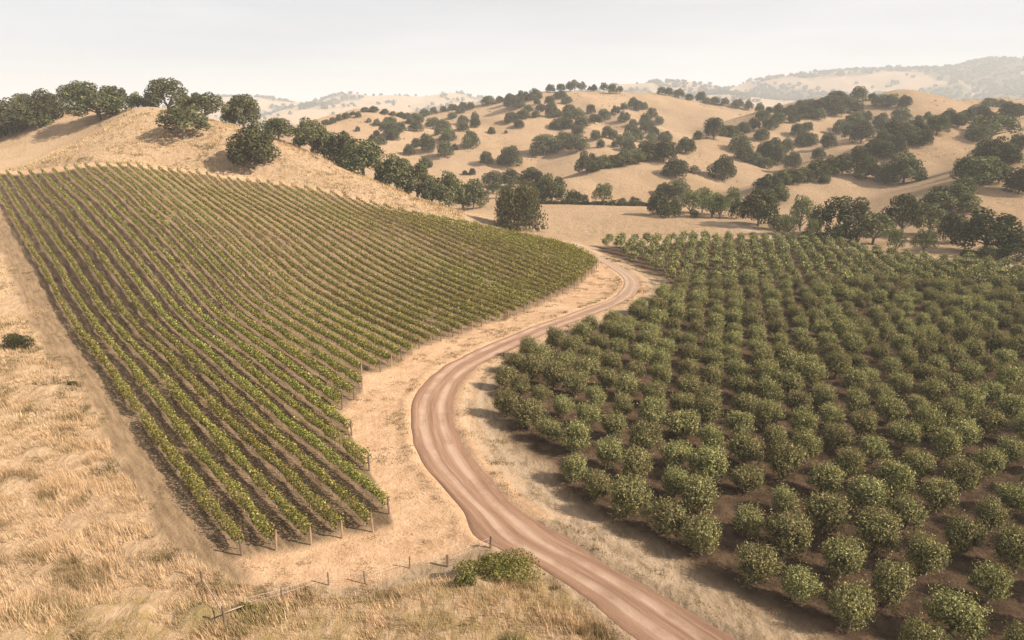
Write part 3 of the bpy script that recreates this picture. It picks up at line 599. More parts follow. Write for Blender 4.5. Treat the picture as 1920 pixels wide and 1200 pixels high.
lowp = [olive_crown(200 + s, 360, 2, 0.31, 0.5, 0.42) for s in range(5)]
for i in rest:
    v_, f_, c_ = lowp[i % 5]; a_ = rng.uniform(0, 6.28); s = rng.uniform(0.86, 1.12) * 0.98; ca, sa = math.cos(a_) * s, math.sin(a_) * s
    z = 0.0
    VV.append(np.stack([v_[:, 0] * ca - v_[:, 1] * sa + XYo[i, 0], v_[:, 0] * sa + v_[:, 1] * ca + XYo[i, 1], v_[:, 2] * s * rng.uniform(0.92, 1.08)], -1))
    cc = c_.copy(); cc[:, :3] *= rng.uniform(0.85, 1.15); CC_.append(cc)
VV = np.vstack(VV); obj('far_olive_trees', mesh_np('far_olives', VV, np.arange(len(VV)).reshape(-1, 4), 4, {'tint': np.vstack(CC_)}), M_olive, kind='stuff',
    label='mass of small olive trees filling the far half of the orchard', category='olive trees')

# ------------------------------------------------------------------ oaks, willows and bushes
def crown(seed, kind):
    r = np.random.default_rng(seed)
    cfg = dict(oak=(22, 4600, 0.048, 0.75), open=(18, 3400, 0.046, 0.75), bush=(12, 1700, 0.06, 0.7), willow=(24, 7000, 0.05, 0.45), pale=(16, 2400, 0.055, 0.6))[kind]
    nl, n, size, asp = cfg; L = []
    for i in range(nl):
        th_ = i * 2.399 + r.uniform(-0.4, 0.4); el = math.asin(min(0.98, (i + 0.4) / nl)) if kind != 'willow' else math.asin(min(0.98, (i + 0.4) / nl)) * 0.9
        q = (0.34 + r.uniform(-0.05, 0.03)) * math.cos(el) ** 0.8
        zlo, zhi = dict(oak=(0.22, 0.82), open=(0.32, 0.84), bush=(0.18, 0.8), willow=(0.22, 0.86), pale=(0.32, 0.84))[kind]
        zc = zlo + (zhi - zlo) * math.sin(el) * r.uniform(0.82, 1.04)
        rad_ = r.uniform(0.10, 0.21) if kind != 'open' else r.uniform(0.08, 0.165)
        L.append((q * math.cos(th_), q * math.sin(th_), zc, rad_))
    L.append((0, 0, 0.48, 0.26 if kind != 'open' else 0.17)); L = np.array(L)
    L[:, 2] *= 1.0
    w = L[:, 3] ** 1.7; li = r.choice(len(L), n, p=w / w.sum()); dv = r.normal(size=(n, 3)); dv[:, 2] += 0.25; dv /= np.linalg.norm(dv, axis=1, keepdims=True)
    Pp = L[li, :3] + dv * (L[li, 3] * (0.72 + 0.36 * r.random(n)))[:, None]
    if kind == 'willow':
        droop = r.random(n) ** 1.4 * 0.30; out = np.hypot(Pp[:, 0], Pp[:, 1]); Pp[:, 2] -= droop * sstep(0.12, 0.4, out)
    Pp[:, 2] = np.clip(Pp[:, 2], 0.06 if kind in ('willow',) else (0.02 if kind == 'bush' else 0.05), 1.2)
    Pp[:, 2] *= 1.0 / np.percentile(Pp[:, 2], 99.7)
    Pp[:, :2] *= 0.5 / np.percentile(np.hypot(Pp[:, 0], Pp[:, 1]), 98.5)
    ax = None
    if kind == 'willow': ax = np.tile((0.0, 0.0, 1.0), (n, 1)) + r.normal(0, 0.25, (n, 3))
    Nn = dv + r.normal(0, 0.55, (n, 3))
    cols = np.array({'oak': [(0.075, 0.078, 0.035), (0.10, 0.10, 0.045), (0.055, 0.06, 0.028), (0.135, 0.122, 0.058)], 'open': [(0.085, 0.085, 0.039), (0.12, 0.112, 0.053), (0.063, 0.067, 0.032)],
                     'bush': [(0.055, 0.062, 0.028), (0.07, 0.076, 0.035), (0.044, 0.05, 0.024)], 'willow': [(0.095, 0.095, 0.042), (0.13, 0.12, 0.054), (0.07, 0.073, 0.034)],
                     'pale': [(0.13, 0.145, 0.07), (0.155, 0.165, 0.085), (0.105, 0.12, 0.058)]}[kind])
    lt = 1 + r.normal(0, 0.2, len(L)); t = cols[r.integers(0, len(cols), n)] * (1 + r.normal(0, 0.16, (n, 1))) * lt[li][:, None]
    v_, f_, c_ = leaf_cards(Pp, Nn, size * r.uniform(0.7, 1.4, n), asp, np.clip(t, 0.008, 1), ax)
    me = mesh_np(kind + '_crown', v_, f_, 4, {'tint': c_}); me.materials.append(M_pale if kind in ('pale', 'willow') else M_oak)
    # trunk and limbs reaching into the lobes
    ps = []
    if kind == 'bush':
        for q in range(4): ps.append([(0.02 * q, 0, -0.08, 0.016), (0.06 * math.cos(q * 1.6), 0.06 * math.sin(q * 1.6), 0.25, 0.012), (0.16 * math.cos(q * 1.6), 0.16 * math.sin(q * 1.6), 0.5, 0.006)])
    else:
        fork = 0.24 if kind != 'pale' else 0.14
        ps.append([(0, 0, -0.10, 0.046), (0, 0, 0.0, 0.042), (0.01, 0.01, 0.1, 0.034), (0.015, 0.0, fork, 0.032)])
        for q in L[r.permutation(nl)[:8]]: ps.append([(0.015, 0, fork - 0.02, 0.022), (q[0] * 0.45, q[1] * 0.45, fork + (q[2] - fork) * 0.5, 0.015), (q[0] * 0.95, q[1] * 0.95, q[2], 0.006)])
    tm = tubes(ps, 6); tm.materials.append(M_bark)
    return me, tm
KINDS = {k: [crown(300 + 10 * j + 100 * q, k) for j in range(nv)] for q, (k, nv) in enumerate({'oak': 7, 'open': 4, 'bush': 3, 'willow': 2, 'pale': 4}.items())}
# (x, base y, width, top y[, push back m[, kind]]) as seen in the picture; each is set on the ground where its ray lands
TREES = {
 ('in the clump at the hill\'s far left', 'oaks on the vineyard hill'): [(-30, 268, 90, 190), (22, 258, 86, 185), (70, 246, 60, 200), (92, 234, 58, 166), (50, 232, 46, 176, 10)],
 ('along the top of the vineyard hill', 'oaks on the vineyard hill'): [(150, 215, 64, 153, 8), (188, 226, 96, 156), (219, 200, 54, 145, 15, 'open'), (258, 196, 32, 171, 8), (283, 195, 32, 170, 8), (316, 198, 80, 147, 10, 'open'),
   (352, 206, 46, 178, 4), (387, 228, 78, 174, 0, 'open'), (432, 232, 38, 175, 10, 'open'), (458, 240, 64, 178, 8)],
 ('on the open grass slope above the vines', 'oaks on the vineyard hill'): [(345, 264, 92, 199, 0, 'open'), (480, 320, 102, 233, 0)],
 ('down the ridge behind the vineyard', 'oaks along the vineyard ridge'): [(525, 272, 58, 222, 5), (586, 288, 68, 222, 3, 'open'), (562, 277, 34, 258, 2, 'bush'), (608, 298, 52, 240, 8), (640, 306, 64, 245, 6), (682, 331, 82, 262, 4),
   (655, 318, 52, 258, 10), (745, 354, 66, 290, 6), (782, 370, 66, 306, 6), (810, 376, 48, 322, 6), (842, 388, 66, 318, 5), (868, 396, 44, 335, 8), (888, 396, 54, 324, 5), (722, 345, 44, 292, 8)],
 ('in the row behind the valley field', 'trees at the back of the valley'): [(925, 352, 40, 320), (957, 352, 46, 317), (1000, 354, 54, 314), (1035, 381, 56, 327), (1016, 380, 44, 343), (1077, 381, 38, 356), (1097, 384, 15, 364, 0, 'bush'), (1130, 385, 40, 344, 0, 'pale'),
   (1075, 384, 16, 375, 0, 'bush'), (1165, 385, 22, 375, 0, 'bush'), (1190, 385, 26, 377, 0, 'bush'), (925, 364, 32, 345, 0, 'bush'), (948, 368, 26, 350, 0, 'bush')],
 ('behind the crest of the low front spur', 'oaks on the low spur'): [(1100, 334, 42, 284, 6), (1128, 327, 42, 291, 6), (1152, 322, 42, 292, 6), (1172, 317, 46, 285, 6), (1193, 312, 46, 279, 6), (1217, 308, 48, 264, 5), (1243, 310, 56, 261, 5), (1268, 331, 56, 297), (1286, 291, 38, 257, 2),
   (1353, 339, 48, 285), (1301, 327, 24, 310, 0, 'bush'), (1307, 262, 18, 243), (1338, 264, 40, 219, 4), (1366, 258, 32, 235, 4)],
 ('on the lower face of the central hill', 'oaks on the central hill'): [(956, 313, 48, 274), (912, 310, 26, 284), (1021, 292, 52, 252), (1057, 281, 44, 247), (1083, 285, 44, 251), (922, 252, 16, 238), (949, 251, 8, 244, 0, 'bush'), (973, 241, 21, 225), (958, 231, 27, 210), (980, 223, 30, 204),
   (1004, 221, 18, 206), (1047, 243, 27, 221), (1037, 243, 17, 228), (1065, 241, 24, 221), (1091, 241, 31, 217), (1083, 252, 27, 236)],
 ('high on the shoulder of the central hill', 'oaks on the central hill'): [(990, 211, 20, 196), (1014, 211, 19, 194), (1030, 198, 22, 180), (1034, 222, 28, 189), (1044, 222, 25, 205), (1063, 195, 22, 180), (1050, 186, 26, 170), (1067, 216, 25, 196), (1083, 223, 29, 202), (1064, 229, 25, 207), (1108, 216, 20, 196), (1115, 233, 27, 214), (1133, 228, 25, 204)],
 ('along the skyline of the central hill', 'oaks on the central skyline'): [(915, 199, 29, 184, 3), (937, 195, 18, 180, 3), (957, 196, 26, 175, 3), (980, 192, 27, 170, 3), (1003, 190, 27, 166, 3), (1007, 196, 14, 184), (965, 206, 40, 189), (1032, 175, 20, 158, 3), (1052, 173, 18, 157, 3), (1068, 172, 20, 153, 3), (1077, 171, 20, 148, 3, 'open'),
   (1091, 170, 18, 148, 3, 'open'), (1106, 170, 9, 159, 3), (1114, 172, 14, 158, 2), (1132, 172, 17, 155, 2, 'open'), (1148, 177, 18, 156), (1162, 177, 14, 156, 1, 'open')],
 ('along the crest of the small left knoll', 'oaks on the left knoll'): [(611, 238, 18, 226, 3), (624, 235, 16, 220, 3), (636, 230, 14, 214, 3), (649, 225, 18, 211, 2), (662, 219, 12, 209, 2), (672, 221, 12, 207), (685, 214, 16, 203, 3), (702, 214, 20, 203, 3), (722, 219, 18, 205, 3), (737, 221, 14, 210, 3), (752, 223, 17, 210, 3), (764, 226, 15, 211, 3)],
 ('on the face of the small left knoll', 'oaks on the left knoll'): [(692, 230, 10, 221), (671, 248, 11, 237), (707, 239, 14, 222), (731, 241, 30, 219), (723, 251, 24, 227), (741, 251, 28, 229), (753, 249, 21, 229), (706, 256, 14, 244), (698, 269, 17, 250), (715, 273, 21, 251), (727, 263, 20, 239), (739, 264, 21, 239)],
 ('in the wood right of the small knoll', 'oaks in the saddle wood'): [(777, 226, 22, 212), (787, 233, 18, 215), (770, 233, 18, 217), (797, 219, 24, 204), (813, 213, 14, 200), (831, 210, 14, 199), (849, 207, 20, 195), (868, 206, 17, 191), (882, 206, 17, 191), (863, 214, 20, 199), (848, 223, 20, 210), (868, 233, 23, 216), (868, 246, 28, 226), (891, 226, 18, 209), (891, 240, 21, 214)],
 ('in the gully below the saddle wood', 'oaks in the gully'): [(780, 247, 32, 232), (812, 241, 32, 220), (831, 246, 30, 224), (821, 253, 17, 239), (841, 267, 32, 239), (798, 273, 23, 241), (803, 285, 30, 251), (780, 277, 20, 259), (767, 291, 25, 270), (835, 295, 32, 263), (883, 278, 34, 245), (853, 281, 13, 269), (797, 316, 31, 294), (872, 330, 10, 318), (886, 329, 14, 312)],
 ('on the central hill\'s wooded right flank', 'oaks on the east flank'): [(1154, 216, 18, 198), (1170, 229, 23, 209), (1170, 207, 16, 192), (1188, 201, 22, 182), (1197, 208, 20, 189), (1207, 206, 15, 191), (1222, 223, 22, 202), (1235, 235, 20, 217), (1210, 233, 24, 212), (1187, 236, 20, 223), (1220, 241, 19, 225), (1210, 251, 25, 227), (1226, 256, 21, 237), (1183, 251, 24, 231)],
 ('in the thicket below the wooded right flank', 'oaks on the east flank'): [(1193, 266, 27, 239), (1176, 273, 28, 243), (1164, 276, 24, 246), (1178, 286, 27, 258), (1152, 277, 13, 263), (1138, 259, 23, 232), (1117, 264, 26, 244), (1126, 278, 17, 261), (1150, 262, 20, 238), (1222, 269, 23, 249, 0, 'pale'), (1247, 263, 28, 246)],
 ('on the skyline falling right from the summit', 'oaks on the far skyline'): [(1240, 179, 18, 163, 4), (1254, 181, 17, 164, 4), (1272, 185, 22, 166, 4), (1292, 190, 18, 176, 4), (1313, 192, 20, 172, 5), (1324, 196, 18, 182, 4), (1340, 199, 24, 181, 4), (1359, 201, 19, 183, 4), (1382, 206, 26, 186, 4), (1403, 210, 19, 186, 4), (1424, 213, 17, 189, 4), (1441, 216, 14, 196, 4)],
 ('on the skyline of the right-hand hill', 'oaks on the right hill'): [(1457, 217, 22, 192), (1470, 219, 24, 202), (1483, 214, 24, 196), (1500, 210, 26, 187), (1518, 207, 31, 186), (1538, 207, 31, 183), (1557, 203, 36, 178), (1569, 194, 36, 171), (1585, 206, 36, 178), (1602, 215, 34, 190), (1608, 191, 33, 162), (1635, 188, 15, 174), (1653, 202, 36, 177), (1669, 202, 29, 176), (1695, 202, 26, 178)],
 ('in the right hill\'s wooded hollow', 'oaks on the right hill'): [(1511, 223, 36, 202), (1534, 225, 30, 203), (1565, 219, 32, 197), (1487, 231, 30, 209), (1457, 233, 30, 211), (1431, 233, 27, 207), (1423, 223, 16, 204), (1413, 243, 27, 221), (1443, 244, 29, 224), (1395, 251, 30, 229), (1375, 258, 26, 236)],
 ('on the mid slope of the right hill', 'oaks on the right hill'): [(1387, 285, 50, 252), (1396, 303, 42, 275), (1412, 307, 36, 285), (1433, 315, 30, 295), (1427, 264, 29, 242), (1447, 301, 42, 257), (1459, 309, 36, 274), (1433, 296, 30, 259), (1473, 286, 28, 249), (1486, 317, 34, 271), (1506, 276, 38, 244), (1512, 248, 28, 229), (1522, 274, 23, 249), (1495, 256, 25, 232), (1553, 278, 32, 249)],
 ('on the upper right hill among pale grass', 'oaks on the right hill'): [(1573, 253, 28, 224), (1600, 241, 42, 211), (1614, 269, 46, 227), (1593, 262, 32, 229), (1623, 231, 23, 207), (1653, 251, 27, 214), (1687, 233, 38, 202), (1670, 263, 42, 227), (1694, 257, 34, 229), (1655, 271, 30, 237), (1717, 249, 42, 224), (1650, 241, 30, 212), (1738, 226, 16, 209), (1721, 231, 16, 216)],
 ('in the dark belt along the big right spur', 'oaks on the right spur'): [(1467, 349, 42, 319), (1447, 353, 42, 324), (1431, 354, 38, 331), (1488, 346, 38, 317), (1508, 341, 38, 314), (1532, 336, 42, 299), (1545, 345, 22, 327), (1557, 328, 38, 289), (1578, 326, 38, 284), (1608, 312, 42, 274), (1637, 292, 38, 261), (1656, 301, 42, 264), (1678, 294, 44, 252), (1534, 301, 26, 278)],
 ('standing out on the right spur slope', 'oaks on the right spur'): [(1623, 335, 46, 292), (1660, 346, 48, 305), (1694, 345, 68, 287), (1725, 339, 26, 296), (1707, 273, 50, 239), (1731, 276, 34, 244), (1756, 256, 42, 216), (1768, 242, 27, 215), (1776, 232, 32, 203, 4), (1808, 237, 36, 205, 4), (1795, 241, 36, 211, 3)],
 ('on the slope at the right edge', 'oaks on the right spur'): [(1853, 208, 32, 184, 8), (1875, 206, 18, 186, 8), (1830, 228, 42, 196, 6), (1843, 231, 33, 199, 6), (1890, 226, 42, 190, 6), (1911, 222, 26, 192, 6), (1858, 263, 84, 215, 0, 'open'), (1833, 267, 46, 234), (1862, 313, 62, 257), (1846, 304, 52, 264), (1890, 311, 52, 269), (1909, 281, 42, 251),
   (1832, 346, 78, 294), (1815, 337, 52, 294), (1859, 346, 52, 299), (1909, 366, 54, 304), (1808, 366, 46, 332)],
 ('of the tree belt left beyond the orchard', 'trees of the belt beyond the orchard'): [(1234, 404, 42, 350), (1243, 366, 32, 342), (1273, 374, 46, 335), (1263, 403, 30, 368), (1254, 409, 40, 389, 0, 'bush'), (1294, 402, 42, 358, 0, 'pale'), (1316, 400, 40, 352, 0, 'pale'), (1335, 409, 50, 362, 0, 'pale'), (1350, 410, 34, 366, 0, 'pale'), (1303, 409, 20, 393, 0, 'bush'),
   (1372, 406, 38, 348, 0, 'pale'), (1380, 410, 34, 375, 0, 'bush'), (1421, 425, 84, 352), (1460, 382, 44, 346)],
 ('in the middle tree belt beyond the orchard', 'trees of the belt beyond the orchard'): [(1458, 441, 32, 402, 0, 'pale'), (1478, 441, 34, 404, 0, 'pale'), (1500, 434, 46, 366, 0, 'pale'), (1532, 438, 38, 370, 0, 'pale'), (1522, 449, 34, 411, 0, 'pale'), (1536, 455, 30, 436, 0, 'bush'), (1508, 453, 34, 442, 0, 'bush'), (1584, 444, 92, 370, 0, 'open'), (1637, 460, 72, 399, 0, 'open'),
   (1558, 461, 44, 420, 0, 'bush'), (1597, 460, 28, 424, 0, 'bush'), (1575, 456, 30, 416, 0, 'bush')],
 ('in the right tree belt beyond the orchard', 'trees of the belt beyond the orchard'): [(1690, 446, 78, 366, 0, 'open'), (1740, 443, 58, 382, 0, 'open'), (1778, 402, 90, 345), (1678, 474, 32, 426, 0, 'pale'), (1731, 478, 50, 430, 0, 'pale'), (1783, 457, 56, 400), (1848, 475, 104, 394), (1906, 472, 40, 430), (1850, 489, 44, 466, 0, 'bush'), (1908, 492, 62, 454, 0, 'bush'), (1878, 489, 28, 463, 0, 'bush'), (1815, 486, 30, 468, 0, 'bush')],
}
flat_list = [(reg, grp, t) for (reg, grp), L in TREES.items() for t in L]
MAXT = {'oaks on the vineyard hill': 320, 'oaks along the vineyard ridge': 250, 'oaks on the low spur': 430, 'oaks on the right spur': 470, 'trees at the back of the valley': 330, 'trees of the belt beyond the orchard': 300, 'oaks on the right hill': 560}
pos, _ = hit([t[2][0] for t in flat_list], [t[2][1] for t in flat_list], [MAXT.get(t[1], 720) for t in flat_list])
NOUN = {'oak': ('oak', 'oak tree'), 'open': ('open-crowned oak', 'oak tree'), 'bush': ('low bush', 'bush'), 'pale': ('pale willow', 'willow'), 'willow': ('weeping willow', 'willow')}
def plant(P, w_px, top_py, push, kind, label, grp, px, seed):
    r = random.Random(seed); s = (P[1] + push) / P[1]; x, y = P[0] * s, P[1] * s
    z = float(ground(np.array([x]), np.array([y]))[0]); ry = rays(px, top_py); t = y / ry[1]
    h = CAMH + ry[2] * t - z; depth = y * math.cos(PITCH) - (z - CAMH) * math.sin(PITCH); w = w_px * depth / FPX
    h = min(max(h, 0.6 * w), (1.02 if kind in ('oak', 'open') else 1.4) * w); nm = {'bush': 'bush', 'pale': 'willow_tree', 'willow': 'willow_tree'}.get(kind, 'oak_tree')
    q = thing(nm, label, NOUN[kind][1], (x, y, z - 0.02 * h), r.uniform(0, 6.28), (w * r.uniform(0.98, 1.16), w * r.uniform(0.92, 1.12), h * 1.03), grp)
    me, tm = KINDS[kind][r.randrange(len(KINDS[kind]))]
    obj('stems' if kind == 'bush' else 'trunk', tm, None, q); obj('foliage' if kind == 'bush' else 'crown', me, None, q); return q
i = 0
for (reg, grp), L in TREES.items():
    rank = {id(t): n for n, t in enumerate(sorted(L, key=lambda t: (t[0], t[1])))}
    wmean = sum(t[2] for t in L) / len(L)
    for t in L:
        kind = t[5] if len(t) > 5 else 'oak'; size = 'broad' if t[2] > 1.3 * wmean else ('small' if t[2] < 0.7 * wmean else 'rounded')
        if reg.startswith('on the open grass'): lab = 'broad dark oak standing alone just above the vine rows' if t[0] == 480 else 'spreading open oak on the grass slope below the hilltop trees'
        else: lab = f"{size} {NOUN[kind][0]}, {nth(rank[id(t)] + 1)} from the left {reg}"
        plant(pos[i], t[2], t[3], t[4] if len(t) > 4 else 0, kind, lab, grp, t[0], i * 13 + 5); i += 1
pw, _ = hit([972], [429])
plant(pw[0], 102, 340, 0, 'willow', 'big weeping willow standing alone where the road meets the valley field', 'lone willow', 972, 4)

# fallen timbers under the willow
for (xa, ya, xb, yb, rr_, lab) in ((968, 424, 1013, 422, 0.42, 'long dark fallen log lying under the weeping willow'), (1002, 427, 1011, 433, 0.2, 'short dark branch on the grass right of the weeping willow')):
    (A, B), _ = hit([xa, xb], [ya, yb]); n = 6
    p = [(A[0] + (B[0] - A[0]) * q / n, A[1] + (B[1] - A[1]) * q / n, A[2] + (B[2] - A[2]) * q / n + rr_ * 0.8, rr_ * (1 - 0.25 * q / n)) for q in range(n + 1)]
    o = obj('fallen_log', tubes(p and [p], 8), M_dpost); o['label'] = lab; o['category'] = 'log'

# far woodland on the hazy ranges: one mass
lp = []
for s in range(4):
    v_, f_, c_ = None, None, None
    r = np.random.default_rng(800 + s); n = 34; dv = r.normal(size=(n, 3)); dv /= np.linalg.norm(dv, axis=1, keepdims=True)
    lp.append(leaf_cards(dv * np.array([0.36, 0.36, 0.38]) * r.uniform(0.75, 1.05, (n, 1)) + np.array([0, 0, 0.5]), dv + r.normal(0, 0.3, (n, 3)), r.uniform(0.3, 0.5, n), 0.8, np.clip(np.array([0.055, 0.06, 0.03]) * (1 + r.normal(0, 0.2, (n, 1))), 0.01, 1)))
N = 34000; th_ = rng.uniform(-0.72, 0.72, N); r_ = np.sqrt(rng.uniform(1350 ** 2, 4300 ** 2, N)); x = r_ * np.sin(th_); y = r_ * np.cos(th_); z = ground(x, y)
fm = fbm(x, y, 400, 4, 77); fm2 = fbm(x, y, 70, 3, 78)
keep = ((fm > 0.53) & (fm2 > 0.42) & (rng.random(N) < 0.55)) | (rng.random(N) < 0.012)
keep |= (x > 500) & (y > 1900) & (z > 80) & (fm > 0.36) & (rng.random(N) < 0.6)
keep &= z > 4
# trees along the skylines
sx, sy = [], []
for s, w, L in ridges:
    if L[0, 1] > 800:
        for A, B in zip(L[:-1], L[1:]):
            n = int(np.linalg.norm(B - A) / 22); t = rng.random(max(n, 1)) ; sel = rng.random(len(t)) < 0.55
            sx += list(A[0] + (B[0] - A[0]) * t[sel] + rng.normal(0, 9, sel.sum())); sy += list(A[1] + (B[1] - A[1]) * t[sel] + rng.normal(0, 12, sel.sum()))
x = np.concatenate([x[keep], sx]); y = np.concatenate([y[keep], sy]); z = ground(x, y)
VV = []; CC_ = []
for i in range(len(x)):
    v_, f_, c_ = lp[i % 4]; w = rng.uniform(12, 22); hh = w * rng.uniform(0.55, 0.85)
    VV.append(v_ * np.array([w, w, hh]) + np.array([x[i], y[i], z[i] - 0.08 * hh])); CC_.append(c_)
VV = np.vstack(VV); print('far wood', len(x), len(VV))
obj('far_woodland', mesh_np('far_woodland', VV, np.arange(len(VV)).reshape(-1, 4), 4, {'tint': np.vstack(CC_)}), M_oak, kind='stuff', label='scattered woodland on the hazy ranges far behind the hills', category='woodland')

# ------------------------------------------------------------------ grass
def blades(x, y, nb, hgt, wid, cols, spread, lean, seed, jit=0.16):
    r = np.random.default_rng(seed); n = len(x); z = ground(x, y)
    rep = np.repeat(np.arange(n), nb); m = len(rep)
    a = r.uniform(0, 6.283, m); q = np.sqrt(r.random(m)) * spread; bx = x[rep] + q * np.cos(a); by = y[rep] + q * np.sin(a)
    h = hgt[rep] * r.uniform(0.55, 1.15, m); la = (vnoise(x / 7, y / 7, 5) * 4.0 + 2.2)[rep] + r.normal(0, 0.6, m)
    lx = np.cos(la) * lean * h + np.cos(a) * 0.22 * h; ly = np.sin(la) * lean * h + np.sin(a) * 0.22 * h
    sa = r.uniform(0, 6.283, m); w = wid[rep] * r.uniform(0.6, 1.4, m); wx, wy = np.cos(sa) * w, np.sin(sa) * w; z0 = z[rep] - 0.12
    V = np.stack([np.stack([bx - wx, by - wy, z0], -1), np.stack([bx + wx, by + wy, z0], -1), np.stack([bx + lx, by + ly, z0 + 0.12 + h], -1)], 1).reshape(-1, 3)
    c = np.ones((m, 4)); cc = np.array(cols)
    pick = np.clip((0.55 * fbm(x, y, 3.0, 3, seed + 3) + 0.45 * fbm(x, y, 14.0, 3, seed + 9) - 0.30) * 2.4 * len(cc), 0, len(cc) - 1).astype(int)[rep]
    pick = np.clip(pick + r.integers(-1, 2, m), 0, len(cc) - 1); c[:, :3] = np.clip(cc[pick] * (1 + r.normal(0, jit, (m, 1))), 0.02, 1)
    return V, np.arange(3 * m).reshape(m, 3), np.repeat(c, 3, 0)
def scatter(n, r0, r1, a0, a1, seed):
    r = np.random.default_rng(seed); t = np.radians(r.uniform(a0, a1, n)); q = np.sqrt(r.uniform(r0 * r0, r1 * r1, n)); return q * np.sin(t), q * np.cos(t)
def keep_cov(x, y, f):
    c = cover(x, y); m = f(c, x, y); return x[m], y[m]
DRY = [(0.13, 0.105, 0.045), (0.25, 0.19, 0.09), (0.42, 0.305, 0.16), (0.56, 0.415, 0.24), (0.62, 0.465, 0.28), (0.50, 0.365, 0.205), (0.33, 0.24, 0.125), (0.19, 0.15, 0.065)]
GRN = [(0.14, 0.14, 0.05), (0.20, 0.185, 0.07), (0.28, 0.235, 0.10), (0.40, 0.31, 0.15)]
def bareness(c): return np.maximum.reduce([c['vine'], c['head'], c['orch'], c['track'], c['side']])
road_d = lambda x, y: sdf(x, y, road_poly)
x, y = scatter(120000, 27, 120, -47, 16, 1001); kp = rng.random(len(x)) < 1 - 0.9 * sstep(55, 118, np.hypot(x, y)); x, y = x[kp], y[kp]
x, y = keep_cov(x, y, lambda c, x, y: (bareness(c) < 0.4) & (road_d(x, y) > 0.35) & (rng.random(len(x)) < 0.25 + 0.75 * sstep(0.3, 0.5, fbm(x, y, 3.5, 3, 81))))
hg = 0.12 + 1.0 * fbm(x, y, 2.6, 3, 82) ** 1.5
V1 = blades(x, y, 8, hg, 0.017 * np.maximum(1, np.hypot(x, y) / 60), DRY, 0.22, 0.38, 1002)
x, y = scatter(46000, 68, 250, -47, -4, 1003)
x, y = keep_cov(x, y, lambda c, x, y: (bareness(c) < 0.3) & (rng.random(len(x)) < 0.35 + 0.65 * sstep(0.35, 0.6, fbm(x, y, 6, 3, 83))))
V2 = blades(x, y, 6, 0.25 + 0.45 * fbm(x, y, 5, 2, 84), 0.02 + 0.00022 * np.hypot(x, y), DRY[1:], 0.45, 0.35, 1004)
for nm, (v_, f_, c_), lab in (('dry_grass', V1, 'tall golden dry grass covering the foreground slope'), ('hill_grass', V2, 'dry golden grass growing over the vineyard hill')):
    obj(nm, mesh_np(nm, v_, f_, 3, {'tint': c_}), M_grass, kind='stuff', label=lab, category='grass'); print(nm, len(f_))
x, y = scatter(40000, 27, 60, -47, 16, 1005)
x, y = keep_cov(x, y, lambda c, x, y: (c['green'] > 0.3) & (c['knoll'] > 0.6) & (road_d(x, y) > 0.5))
v_, f_, c_ = blades(x, y, 8, 0.12 + 0.3 * fbm(x, y, 2, 2, 85), np.full(len(x), 0.018), GRN, 0.2, 0.3, 1006)
obj('green_grass', mesh_np('green_grass', v_, f_, 3, {'tint': c_}), M_grass, kind='stuff', label='patches of green grass among the dry grass in front', category='grass')
# weeds on the road verges and in the vineyard
x, y = scatter(120000, 30, 150, -40, 30, 1007)
c = cover(x, y); rd = road_d(x, y); wn_ = fbm(x, y, 1.6, 3, 86)
m = (((c['side'] > 0.3) & (wn_ > 0.60)) | ((c['head'] > 0.5) & (wn_ > 0.62)) | ((rd > 0.3) & (rd < 1.3) & (wn_ > 0.5) & (c['orch'] < 0.5)) | ((c['vine'] > 0.5) & (wn_ > 0.70))) & (rd > 0.25)
x, y = x[m], y[m]
v_, f_, c_ = blades(x, y, 7, 0.08 + 0.20 * fbm(x, y, 1.0, 2, 87), 0.02 + 0.0002 * np.hypot(x, y), [(0.17, 0.15, 0.06), (0.27, 0.21, 0.10), (0.38, 0.29, 0.15), (0.48, 0.36, 0.20)], 0.25, 0.4, 1008)
obj('verge_weeds', mesh_np('verge_weeds', v_, f_, 3, {'tint': c_}), M_grass, kind='stuff', label='low dry weeds along the road verges', category='weeds')

x, y = scatter(9000, 235, 680, -30, 42, 1011); z = ground(x, y); m = (z > 1.0) & (fbm(x, y, 40, 3, 88) > 0.5) & (rng.random(len(x)) < 0.5); x, y = x[m], y[m]
v_, f_, c_ = blades(x, y, 7, 0.35 + 0.7 * fbm(x, y, 12, 2, 89), 0.05 + 0.0003 * np.hypot(x, y), [(0.10, 0.085, 0.04), (0.17, 0.13, 0.06), (0.26, 0.19, 0.09)], 0.9, 0.3, 1012)
obj('hill_scrub', mesh_np('hill_scrub', v_, f_, 3, {'tint': c_}), M_grass, kind='stuff', label='sparse brown scrub dotted over the golden hills', category='scrub')
hp, _ = hit(np.linspace(1008, 1222, 60), np.linspace(382.5, 387, 60)); n = 5200; t_ = rng.uniform(0, 58.9, n); k_ = t_.astype(int); b_ = hp[k_] + (hp[k_ + 1] - hp[k_]) * (t_ - k_)[:, None]
hh_ = 0.5 + 1.5 * vnoise(t_ / 2.3, t_ * 0, 96); hd = thing('hedge', 'long low dark hedge along the back edge of the valley field', 'hedge', tuple(hp[30]))
Pp = b_ + np.stack([rng.normal(0, 0.5, n), rng.normal(0, 0.7, n), rng.random(n) ** 0.8 * hh_], -1) - hp[30]
v_, f_, c_ = leaf_cards(Pp, rng.normal(0, 1, (n, 3)) + np.array([0, 0, 0.5]), rng.uniform(0.3, 0.6, n), 0.7, tints(n, [(0.06, 0.066, 0.03), (0.085, 0.088, 0.04), (0.05, 0.055, 0.026)], 0.2))
obj('foliage', mesh_np('hedge', v_, f_, 4, {'tint': c_}), M_oak, hd)
